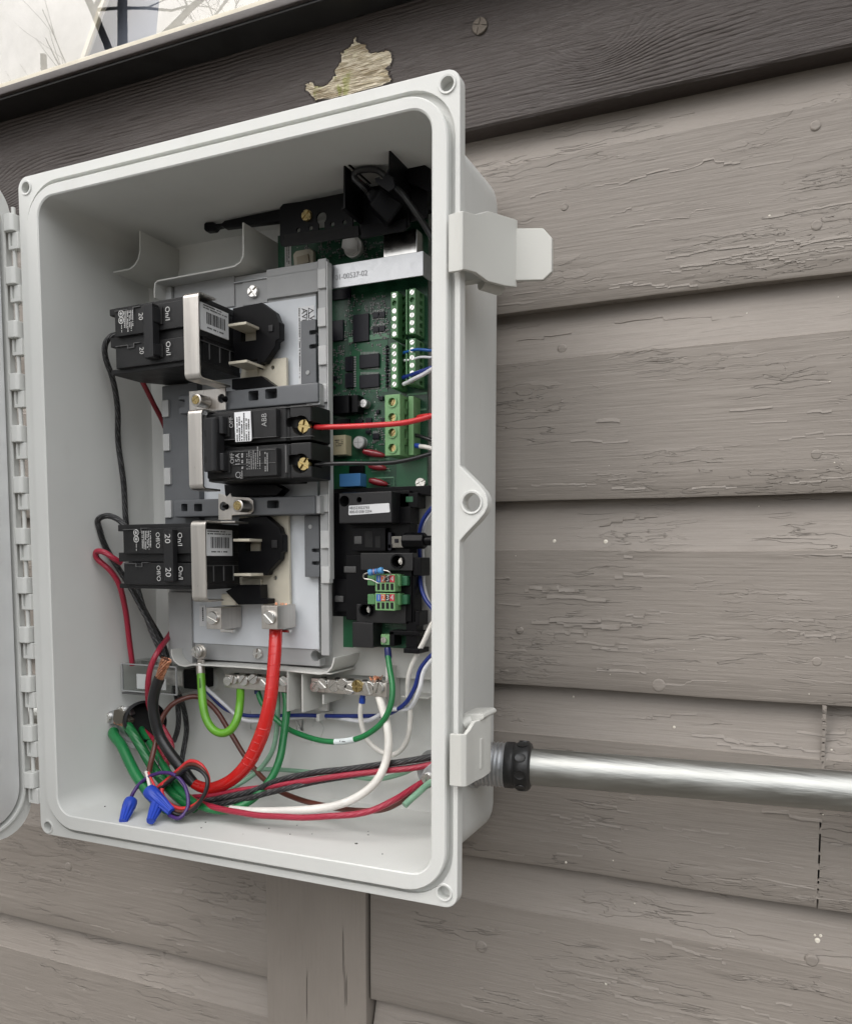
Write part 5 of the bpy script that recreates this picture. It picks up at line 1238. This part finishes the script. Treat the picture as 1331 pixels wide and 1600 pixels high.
m.build('copper_strands', M_COPPER, fd, recalc=False); MB().tube(P, .0024, 10, 6).build('copper_core', plain('strand_gap_shade', (.16, .06, .035), .5, .5), fd, recalc=False)  # core coloured dark to paint the shade between the strands

nt = thing('neutral_wire', 'thick white wire looping from the right terminal bar across the floor', 'wire', at(600, 1200, .06))
pts = [(590, 1082, .078), (597, 1105, .070), (604, 1130, .062), (607, 1160, .058), (603, 1190, .055), (590, 1218, .050), (567, 1240, .045), (535, 1256, .040), (495, 1264, .036), (450, 1267, .033), (400, 1268, .030), (360, 1265, .030)]
P, r = wpath(pts, 13); MB().tube(P, r, 16, 8).build('insulation', WHT, nt, recalc=False)
wire('crimson wire lowest along the box floor, passing in front of the white wire', [(285, 1238, .034), (305, 1252, .030), (330, 1260, .026), (360, 1268, .024), (410, 1275, .023), (470, 1277, .023), (530, 1275, .024), (575, 1268, .030), (612, 1252, .040), (640, 1236, .052), (672, 1216, .066)], 10, REDW)
wire('crimson wire leaving the bottom breaker and dropping into the clear sensor', [(190, 880, .045), (178, 873, .040), (163, 863, .036), (151, 862, .036), (152, 873, .038), (172, 892, .044), (187, 915, .050), (195, 950, .058), (201, 990, .064), (207, 1040, .068)], 9, REDW)
wire('black wire down the left side from the top breaker', [(185, 522, .048), (172, 526, .044), (164, 540, .042), (166, 562, .044), (176, 592, .050), (183, 630, .058), (185, 690, .066), (187, 750, .070), (194, 810, .072), (204, 870, .072), (215, 920, .070), (226, 955, .066), (238, 990, .064), (254, 1026, .058)], 8.5, BLKW)
wire('black wire looping out of the bottom breaker and down to the copper end', [(196, 822, .046), (182, 811, .044), (166, 806, .042), (153, 812, .041), (152, 828, .043), (163, 852, .048), (183, 885, .056), (205, 920, .062), (222, 952, .064), (240, 985, .064), (257, 1028, .060)], 9, BLKW)
wire('black wire between the others, rising behind the bottom breaker', [(212, 925, .074), (232, 965, .080), (252, 1000, .090), (262, 1030, .098), (270, 1062, .098), (276, 1090, .096), (279, 1115, .084), (278, 1135, .088), (272, 1158, .092)], 8, BLKW)
wire('black wire down the back wall behind the brown loop', [(268, 1062, .088), (282, 1090, .094), (289, 1115, .098), (291, 1140, .098), (288, 1165, .094), (284, 1190, .085)], 8, BLKW)
wire('short dark red wire slanting below the top breaker', [(222, 595, .070), (228, 607, .072), (238, 627, .078), (250, 650, .086), (258, 668, .090)], 8, DRED)
wire('dark red wire crossing in front of the clear sensor', [(300, 940, .100), (288, 958, .098), (274, 979, .090), (262, 997, .074), (248, 1017, .056), (236, 1042, .050), (231, 1070, .050), (232, 1100, .056), (240, 1120, .060), (256, 1140, .062), (268, 1165, .062), (266, 1195, .056)], 9, REDW)
wire('brown wire arching behind the light green loop and along the floor', [(233, 1206, .030), (238, 1180, .034), (246, 1150, .042), (254, 1122, .052), (268, 1102, .062), (286, 1092, .070), (305, 1089, .076), (322, 1096, .080), (340, 1114, .082), (360, 1145, .082), (380, 1178, .080), (405, 1210, .074), (435, 1235, .066), (470, 1250, .058), (510, 1260, .052), (555, 1267, .046), (595, 1265, .044), (630, 1250, .052), (672, 1226, .068)], 8, BRN)
# light green jumper with ring terminal
ju = thing('ground_jumper', 'light green U shaped jumper from a ring terminal to the left bar', 'wire', at(345, 1145, .06))
P, r = wpath([(314, 1054, .064), (315, 1075, .060), (317, 1100, .056), (322, 1123, .054), (333, 1140, .053), (347, 1146, .053), (361, 1140, .055), (371, 1122, .059), (375, 1098, .066), (376, 1074, .078)], 13)
MB().tube(P, r, 16, 8).build('insulation', YGR, ju, recalc=False)
fineprint(M_INK, ju, P[1] + Vector((.0012, -r-.0001, -.003)), .022, .0024, 1, 'down', seed=61)
rp = at(311.5, 1019, .0665); nn = 24
MB().loft([[(rp.x+q*math.cos(2*math.pi*i/nn), y, rp.z+q*math.sin(2*math.pi*i/nn)) for i in range(nn)] for q, y in ((.0030, .0680), (.0030, .0668), (.0062, .0668), (.0062, .0680))], False, False).build('ring_terminal', M_NICK, ju)
screw(ju, (rp.x-.0010, .0655, rp.z+.0004), .0046, M_STEEL, 'cross', .0030)
B('ring_neck', M_NICK, ju, 308, 1031, 318, 1040, .0655, .0675, .0006); MB().lathe(at(312.5, 1036, .0655), at(314, 1056, .0645), [(0, .0028), (.1, .0034), (.9, .0034), (1, .0030)], 12).build('crimp', M_NICK, ju, .0003)
# green wire with white marker
gw = thing('marked_green_wire', 'green wire with blue ferrule and white marker sleeve, below the module', 'wire', at(530, 1160, .07))
P, r = wpath([(606, 1024, .0765), (609, 1045, .072), (613, 1070, .066), (612, 1095, .062), (604, 1118, .060), (590, 1136, .060), (565, 1152, .062), (535, 1159, .064), (505, 1158, .066), (475, 1150, .070), (448, 1138, .074), (425, 1118, .076), (409, 1098, .077), (402, 1078, .078)], 9)
MB().tube(P, r, 14, 8).build('insulation', GRN, gw, recalc=False)
MB().lathe(at(605.5, 1012, .0775), at(607, 1030, .0765), [(0, r*1.0), (.1, r*1.18), (.8, r*1.25), (1, r*1.12)], 14).build('ferrule', DFER, gw); MB().lathe(at(402, 1074, .078), at(402.5, 1084, .078), [(0, r*1.2), (1, r*1.2)], 14).build('ferrule', DFER, gw)
q = spline(P, 8); i0 = min(range(len(q)), key=lambda i: (q[i]-at(541, 1158.5, .064)).length)
mk = MB().tube([q[i0-4], q[i0-2], q[i0], q[i0+2], q[i0+4]], r*1.12, 14, 3).build('marker_sleeve', plain('pale_marker', (.66, .72, .72), .4), gw, recalc=False); fineprint(M_INK, mk, q[i0]+Vector((0, -r*1.12-.0003, .0004)), .006, .0016, 1, 'h', seed=71)
wire('thick deep green wire dropping from the left bar beside the red cable', [(444, 1074, .078), (448, 1092, .074), (447, 1120, .068), (443, 1155, .062), (436, 1188, .056), (424, 1216, .050), (402, 1243, .042), (375, 1260, .034), (345, 1267, .028), (315, 1260, .026), (292, 1246, .030), (272, 1222, .036), (255, 1195, .044), (240, 1172, .050), (228, 1152, .056), (220, 1138, .062)], 12.5, GRN)
wire('pale green wire beside the red cable, curving along the back of the floor', [(434, 1078, .082), (434, 1110, .082), (432, 1145, .080), (424, 1175, .078), (408, 1200, .076), (385, 1218, .072), (360, 1232, .064), (335, 1243, .055)], 8, PGR)
wire('pale green wire lying along the back wall behind the black bundle', [(352, 1222, .092), (366, 1212, .096), (390, 1204, .098), (430, 1203, .098), (480, 1207, .098), (540, 1213, .098), (590, 1217, .096), (630, 1208, .092), (660, 1190, .088), (680, 1172, .086)], 7.5, PGR)
wire('green wire with bare copper start bending under the steel clamp', [(170, 1142, .050), (178, 1150, .046), (190, 1166, .040), (200, 1186, .035), (212, 1210, .030), (224, 1228, .027), (238, 1246, .024), (256, 1262, .022), (285, 1270, .022)], 17, GRN, 'ground_wire')
gc = thing('ground_wire', 'green printed wire with bare copper strands clamped beside the black bushing', 'wire', at(220, 1160, .05))
P, r = wpath([(199, 1134, .045), (210, 1150, .042), (222, 1170, .040), (236, 1195, .039), (252, 1218, .036), (270, 1238, .033), (290, 1255, .030), (305, 1263, .028)], 16); MB().tube(P, r, 16, 8).build('insulation', GRN2, gc, recalc=False)
m = MB(); a = at(199, 1134, .045); b = at(180, 1128, .050)
for k in range(8):
    an = 2*math.pi*k/8; o_ = Vector((0, math.cos(an), math.sin(an)))*.0018; m.tube([a+o_, (a+b)/2+o_*1.3+Vector((0, 0, .001)), b+o_*.8], .0006, 5, 4)
m.build('copper_strands', M_COPPER, gc, recalc=False)
fineprint(M_INK, gc, at(248, 1203, .028), .020, .0026, 1, 'down', seed=81)
# twisted blue and white pair along the bottom
pair = [(296, 1062, .090), (312, 1066, .088), (330, 1088, .088), (352, 1108, .090), (380, 1117, .092), (420, 1119, .094), (470, 1118, .094), (520, 1119, .094), (570, 1119, .092), (606, 1116, .086), (632, 1100, .080), (648, 1075, .078), (655, 1050, .078), (664, 1035, .078), (680, 1018, .078)]
wire('navy blue wire of the twisted pair below the terminal bars', pair, 6.5, BLU)
pw = []
for i, (u, v, Y) in enumerate(pair): pw.append((u + (6 if i > 9 else 0), v + (7.5 if i in (4, 5, 8, 10, 11) else (-6 if i in (2, 3, 9) else 2)), Y + (.003 if i in (0, 1, 6, 7, 10) else -.004)))
wire('white wire twisted with the navy one below the terminal bars', pw, 6.5, WHT2)
up2 = [(690, 778, .074), (672, 796, .076), (660, 815, .080), (655, 840, .086), (656, 875, .090), (657, 910, .086), (664, 935, .082), (680, 958, .078), (690, 985, .079), (684, 1012, .078)]
wire('navy wire behind the black module at the right wall', up2, 6.5, BLU); wire('white wire paired with the navy one behind the black module', [(u+5, v+4, Y+.006) for u, v, Y in up2], 6.5, WHT2)
fw = thing('ferruled_white_wire', 'thin white wire with blue ferrule looping below the right terminal bar', 'wire', at(610, 1178, .08))
P, r = wpath([(566, 1090, .078), (563, 1110, .078), (565, 1132, .080), (573, 1155, .082), (590, 1172, .084), (612, 1180, .084), (630, 1168, .084), (639, 1145, .084), (641, 1112, .084), (637, 1082, .082), (639, 1055, .080), (648, 1030, .078), (662, 1003, .078), (680, 968, .078), VW(.3200, .080, 690, 930, .08), VW(.3235, .084, 690, 840, .08), VW(.3235, .084, 690, 720, .08), VW(.318, .080, 690, 705, .076)], 8); MB().tube(P, r, 12, 8).build('insulation', WHT, fw, recalc=False)
MB().lathe(at(567, 1084, .078), at(565.5, 1099, .078), [(0, r*1.1), (.45, r*1.15), (.5, r*1.3), (1, r*1.25)], 14).build('ferrule', FER, fw)
# black and red pairs crossing the lower front
wire('upper black wire of the bundle running right above the floor', [(300, 1252, .036), (330, 1250, .036), (360, 1244, .038), (395, 1236, .042), (430, 1222, .046), (470, 1212, .050), (530, 1204, .054), (590, 1196, .058), (640, 1189, .062), (690, 1181, .066)], 10, BLKW)
wire('lower black wire of the bundle, half hidden under the crimson one', [(300, 1262, .034), (340, 1258, .034), (380, 1250, .036), (420, 1240, .040), (455, 1231, .044), (490, 1223, .052), (530, 1216, .058), (590, 1206, .064), (690, 1192, .070)], 9, BLKW)
wire('crimson wire in the middle of the black bundle', [(300, 1246, .040), (335, 1243, .040), (375, 1235, .042), (420, 1230, .045), (470, 1222, .048), (530, 1213, .052), (590, 1207, .056), (640, 1201, .060), (690, 1192, .064)], 9, REDW)
# purple signal wire and the tied loops
PURP = [(203, 1252, .018), (208, 1240, .020), (218, 1226, .024), (234, 1214, .026), (252, 1208, .027), (270, 1210, .027), (284, 1221, .026), (292, 1238, .023), (294, 1258, .019), (288, 1272, .015), (278, 1279, .012), (264, 1274, .013)]
wire('purple wire arching from the left blue wire nut', PURP, 6, PUR)
for lab, dr_, mat, w_ in (('red wire of the small tied loops near the blue nuts', 0, REDB, 6.5), ('brown wire of the small tied loops near the blue nuts', 5, BRN, 6), ('black wire of the small tied loops near the blue nuts', 10, BLK, 6)):
    e_ = dr_; yo = -e_*.0004
    c = [(240, 1236 + e_*.6, .026+yo), (258, 1222 + e_*.5, .029+yo), (280, 1203 + e_*.7, .031+yo), (297, 1190 + e_*1.0, .031+yo), (314, 1196 + e_*.9, .030+yo), (325 - e_*.1, 1216 + e_*.3, .028+yo), (321 - e_*.1, 1240, .025+yo), (305, 1258 + e_*.4, .022+yo), (284, 1264 + e_*.9, .019+yo), (265, 1257 + e_*.9, .019+yo), (253, 1241 + e_*.5, .022), (256, 1226 + e_*.4, .027), (268, 1214 + e_*.6, .032)]
    wire(lab, c, w_, mat)
wire('crimson wire emerging from the black bushing behind the green wires', [(225, 1143, .060), (238, 1155, .056), (250, 1168, .052), (258, 1185, .048), (262, 1205, .044), (272, 1230, .038), (295, 1245, .034)], 9, REDW)
wire('white cable core peeking out above the blue nuts', [(228, 1206, .027), (231, 1216, .025), (234, 1230, .022)], 5, WHT); wire('red cable core peeking out above the blue nuts', [(232, 1207, .027), (236, 1217, .025), (243, 1232, .022)], 4, REDB)
def nut(label, u0, v0, u1, v1, y0, y1, wpx):
    a, b = wp(u0, v0, y0, .004), wp(u1, v1, y1, .004); r = wpx/2*mpp((a+b)/2); d = b-a
    o = MB().lathe(a, b, [(0, r*.78), (.02, r*.98), (.10, r*1.06), (.28, r*1.04), (.36, r*.98, 1), (.60, r*.86, 1), (.86, r*.68, 1), (.95, r*.66, 1), (1, r*.56)], 40, 20, .0008).build('wire_nut', M_NUTBLUE, None, ang=50)
    return tag(o, label, 'wire nut', 'blue wire nuts')
nut('left blue wire nut on the end of the purple wire', 205, 1251, 192, 1285, .018, .010, 20)
nut('blue wire nut pointing right, lying across the others', 232, 1235, 268, 1269, .018, .013, 22)
nut('blue wire nut pointing down, half under the crossing one', 250, 1248, 235, 1284, .021, .013, 21)
# breaker and board wires
wire('bright red wire from the 15A breaker across the circuit board', [(492, 667.5, .044), (510, 667, .043), (545, 666, .043), (585, 664, .043), (620, 662, .044), (650, 657, .047), (684, 648, .052), VW(.318, .062, 690, 646, .056), VW(.3215, .072, 690, 648, .066, -.001), VW(.318, .0785, 690, 648, .076)], 8.5, REDB)
wire('black wire from the 15A breaker across the circuit board', [(492, 726, .044), (515, 724.5, .044), (550, 724.5, .044), (590, 724, .046), (620, 722, .049), (650, 716, .053), (684, 706, .058), VW(.319, .066, 690, 702, .062, .001), VW(.3215, .074, 690, 697, .07), VW(.318, .0790, 690, 693, .076)], 6.5, BLK)
for lab, pts, w_, mat in (('mid blue wire in the lower middle terminal block', [(631, 551, .082), (640, 548, .078), (652, 545.5, .074), (668, 546.5, .072), (686, 550, .072), VW(.318, .078, 690, 560, .078, -.008), VW(.323, .086, 690, 620, .086, -.02), VW(.325, .092, 690, 700, .09), VW(.325, .090, 690, 778, .074)], 4.5, BLU2), ('thin white wire in the lower middle terminal block', [(632, 563, .082), (645, 561, .078), (657, 557.5, .074), (672, 558, .072), (686, 560, .072), VW(.317, .080, 690, 570, .078, -.008), VW(.321, .088, 690, 620, .086, -.02), VW(.323, .094, 690, 700, .09), VW(.323, .092, 690, 778, .074)], 4, WHT2),
    ('navy wire in the lowest slot of the terminal block', [(630, 590, .082), (645, 585, .076), (660, 580, .071), (684, 574, .069), VW(.3185, .074, 690, 580, .072, -.006), VW(.3245, .082, 690, 640, .08), VW(.3255, .084, 690, 720, .08), VW(.322, .080, 690, 775, .076)], 7, BLU), ('white wire in the lowest slot of the terminal block', [(631, 600, .080), (645, 593, .074), (660, 585.5, .070), (684, 574, .067), VW(.3185, .071, 690, 575, .068, -.006), VW(.3255, .078, 690, 640, .076), VW(.3265, .088, 690, 720, .08), VW(.3235, .086, 690, 775, .078)], 6.5, WHT2),
    ('short bright red wire in the big terminal block', [(653, 652, .084), (665, 650, .080), (690, 648, .076)], 7.5, REDB), ('short black wire in the big terminal block', [(648, 680, .084), (665, 685, .080), (690, 693, .076)], 6.5, BLK)):
    wire(lab, pts, w_, mat)
o = thing('ferruled_white_lead', 'short white wire with blue ferrule in the big terminal block', 'wire', at(665, 700, .08)); wire('', [(655, 697, .082), (665, 698, .080), (690, 705, .076)], 7, WHT, 'insulation', o); MB().lathe(at(647, 696, .083), at(656, 697, .082), [(0, .0017), (1, .0018)], 12).build('ferrule', FER, o)
cb = thing('modem_cable', 'black cable looping out of the dark clip and down the right side', 'cable', at(600, 300, .05))
wire('', [(578, 305, .050), (566, 292, .046), (553, 278, .044), (556, 268, .044), (570, 264, .045), (588, 265, .048), (602, 275, .050), (614, 288, .050), (630, 305, .052), (650, 332, .056), (668, 358, .060), (690, 395, .064), VW(.3225, .072, 690, 450, .07), VW(.3265, .080, 690, 600, .08), VW(.3265, .080, 690, 760, .08), VW(.3225, .076, 690, 835, .075), VW(.312, .0735, 690, 844, .0735)], 10, BLK, 'sheath', cb)
# ------------------------------------------------------------------ clear current sensor
M_CLEAR = mat_glass('clear_plastic', (.86, .87, .86), 1.40, .06)
ct = thing('current_sensor', 'clear plastic current sensor box at left with white label inside', 'sensor', at(236, 1085, .08))
a, b = at(190, 1036, .062), at(277, 1087, .062)
MB().box(a.x, b.x, .062, .094, b.z, a.z).build('case', M_CLEAR, ct, .002, 3)
MB().box(a.x+.012, b.x-.008, .078, .0932, b.z+.004, a.z-.006).build('core', plain('smoky_core', (.42, .41, .39), .4, .2, var=.35, vscale=110), ct, .002)
M_RIMC = plain('milky_clear_edge', (.30, .31, .31), .25)
for x_ in (a.x, b.x-.0010): MB().box(x_, x_+.0010, .0612, .0630, b.z, a.z).build('case_edge', M_RIMC, ct, .0003)
for z_ in (b.z, a.z-.0010): MB().box(a.x, b.x, .0610, .0622, z_, z_+.0010).build('case_edge', M_RIMC, ct, .0003)
for i_ in range(3): MB().box(a.x+.006+i_*.011, a.x+.013+i_*.011, .066, .084, a.z-.0005, a.z+.0022).build('case_rib', M_CLEAR, ct, .0006)
B('inner_label', M_LABEL, ct, 213, 1053, 234, 1078, .0648, .0658, .0003); B('inner_label', M_LABEL, ct, 250, 1061, 259, 1079, .0648, .0658, .0003)
B('lower_rim', plain('dark_clear_rim', (.08, .08, .08), .3), ct, 190, 1082, 232, 1088, .0610, .066, .0004)
B('lead_block', M_BLK, ct, 286, 1046, 310, 1078, .078, .098, .0008)
# wall screw on the back
rp = at(328, 1063, .099); MB().lathe((rp.x, BACK, rp.z), (rp.x, .0985, rp.z), [(0, .0105), (.3, .0095), (1, .0085)], 28).build('boss', M_BOX, box)
screw(box, (rp.x, .0980, rp.z), .0046, M_STEEL, 'cross', .0026)
# ------------------------------------------------------------------ conduit clamp at the lower left and right
cl = thing('cable_connector', 'steel clamp connector with black bushing in the lower left corner', 'cable connector', at(210, 1150, .06))
ca_, cb_ = Vector((LEFTW+.002, .074, at(225, 1130, .07).z)), at(236, 1132, .062)
ca_ = at(205, 1140, .088); cb_ = at(226, 1128, .056)
nn = 36; d = (cb_-ca_).normalized(); a = d.orthogonal().normalized(); bb = d.cross(a)
def rg(c, q): return [c + (a*math.cos(2*math.pi*i/nn)+bb*math.sin(2*math.pi*i/nn))*q for i in range(nn)]
MB().loft([rg(ca_+(cb_-ca_)*t_, q_) for t_, q_ in ((0, .0175), (.3, .0180), (.35, .0160), (.7, .0160), (.75, .0172), (1, .0165))], True, False).build('barrel', M_ZINC, cl)
MB().loft([rg(cb_, .0172), rg(cb_+d*.004, .0168), rg(cb_+d*.0045, .0148), rg(cb_-d*.012, .0135)], False, False).build('bushing', M_BLK, cl); MB().loft([rg(cb_-d*.0100, .0150), rg(cb_-d*.0101, .0001)], False, True).build('bore', M_DARKHOLE, cl)
o = PP('saddle', M_ZINC, cl, [(160, 1116), (176, 1110), (199, 1104), (204, 1118), (178, 1130), (161, 1138)], .0500, .0560, .0006); screw(o, at(168, 1121, .0496), .0042, M_STEEL, 'slot', .0020); screw(o, at(190, 1110, .0498), .0038, M_STEEL, 'slot', .0020)
PP('saddle_plate', plain('dull_steel', (.16, .145, .12), .4, .7), cl, [(178, 1110), (183, 1109), (202, 1126), (201, 1131), (180, 1132), (176, 1125)], .0440, .0500, .0004)
PP('saddle_leg', M_ZINC, cl, [(182, 1148), (200, 1142), (216, 1150), (222, 1168), (206, 1170), (194, 1162)], .0600, .0640, .0006)
cr_ = thing('cable_clamp', 'steel clamp with slotted screw at the lower right behind the flange', 'cable clamp', at(666, 1225, .07))
PP('clamp_plate', M_ZINC, cr_, [(662, 1202), (674, 1192), (690, 1190), (690, 1232), (668, 1226), (657, 1214)], .0600, .0680, .0008); screw(cr_, at(668, 1217, .0597), .0042, M_STEEL, 'slot', .0020)
MB().cyl(at(672, 1200, .082), Vector((RIGHTW, .066, at(700, 1200, .07).z)), .0130, n=28).build('barrel', M_ZINC, cr_)
wire('pale green stub of wire hanging from the right clamp', [(690, 1212, .064), (668, 1226, .056), (652, 1240, .048), (640, 1251, .042), (632, 1259, .038)], 10.5, PGR)
wire('black wire tail inside the right clamp', [(690, 1196, .072), (676, 1206, .070), (664, 1222, .066), (640, 1246, .052)], 5, DRED)
# debris on the box floor
m = MB(); rnd = random.Random(12)
for i in range(26):
    x, y = rnd.uniform(.04, .32), rnd.uniform(.004, .09); s_ = rnd.uniform(.0003, .0011); z = FLOOR+.0006
    a = rnd.random()*3; m.prism([(x+s_*math.cos(a+t)*rnd.uniform(.5, 1.3), y+s_*math.sin(a+t)*rnd.uniform(.5, 1.3)) for t in (0, 1.3, 2.5, 3.9, 5.1)], FLOOR-.0001, z, 'z')
o = m.build('debris_specks', plain('dark_crumbs', (.05, .045, .04), .8), None); tag(o, 'dark crumbs of debris scattered on the box floor', 'debris'); o['kind'] = 'stuff'
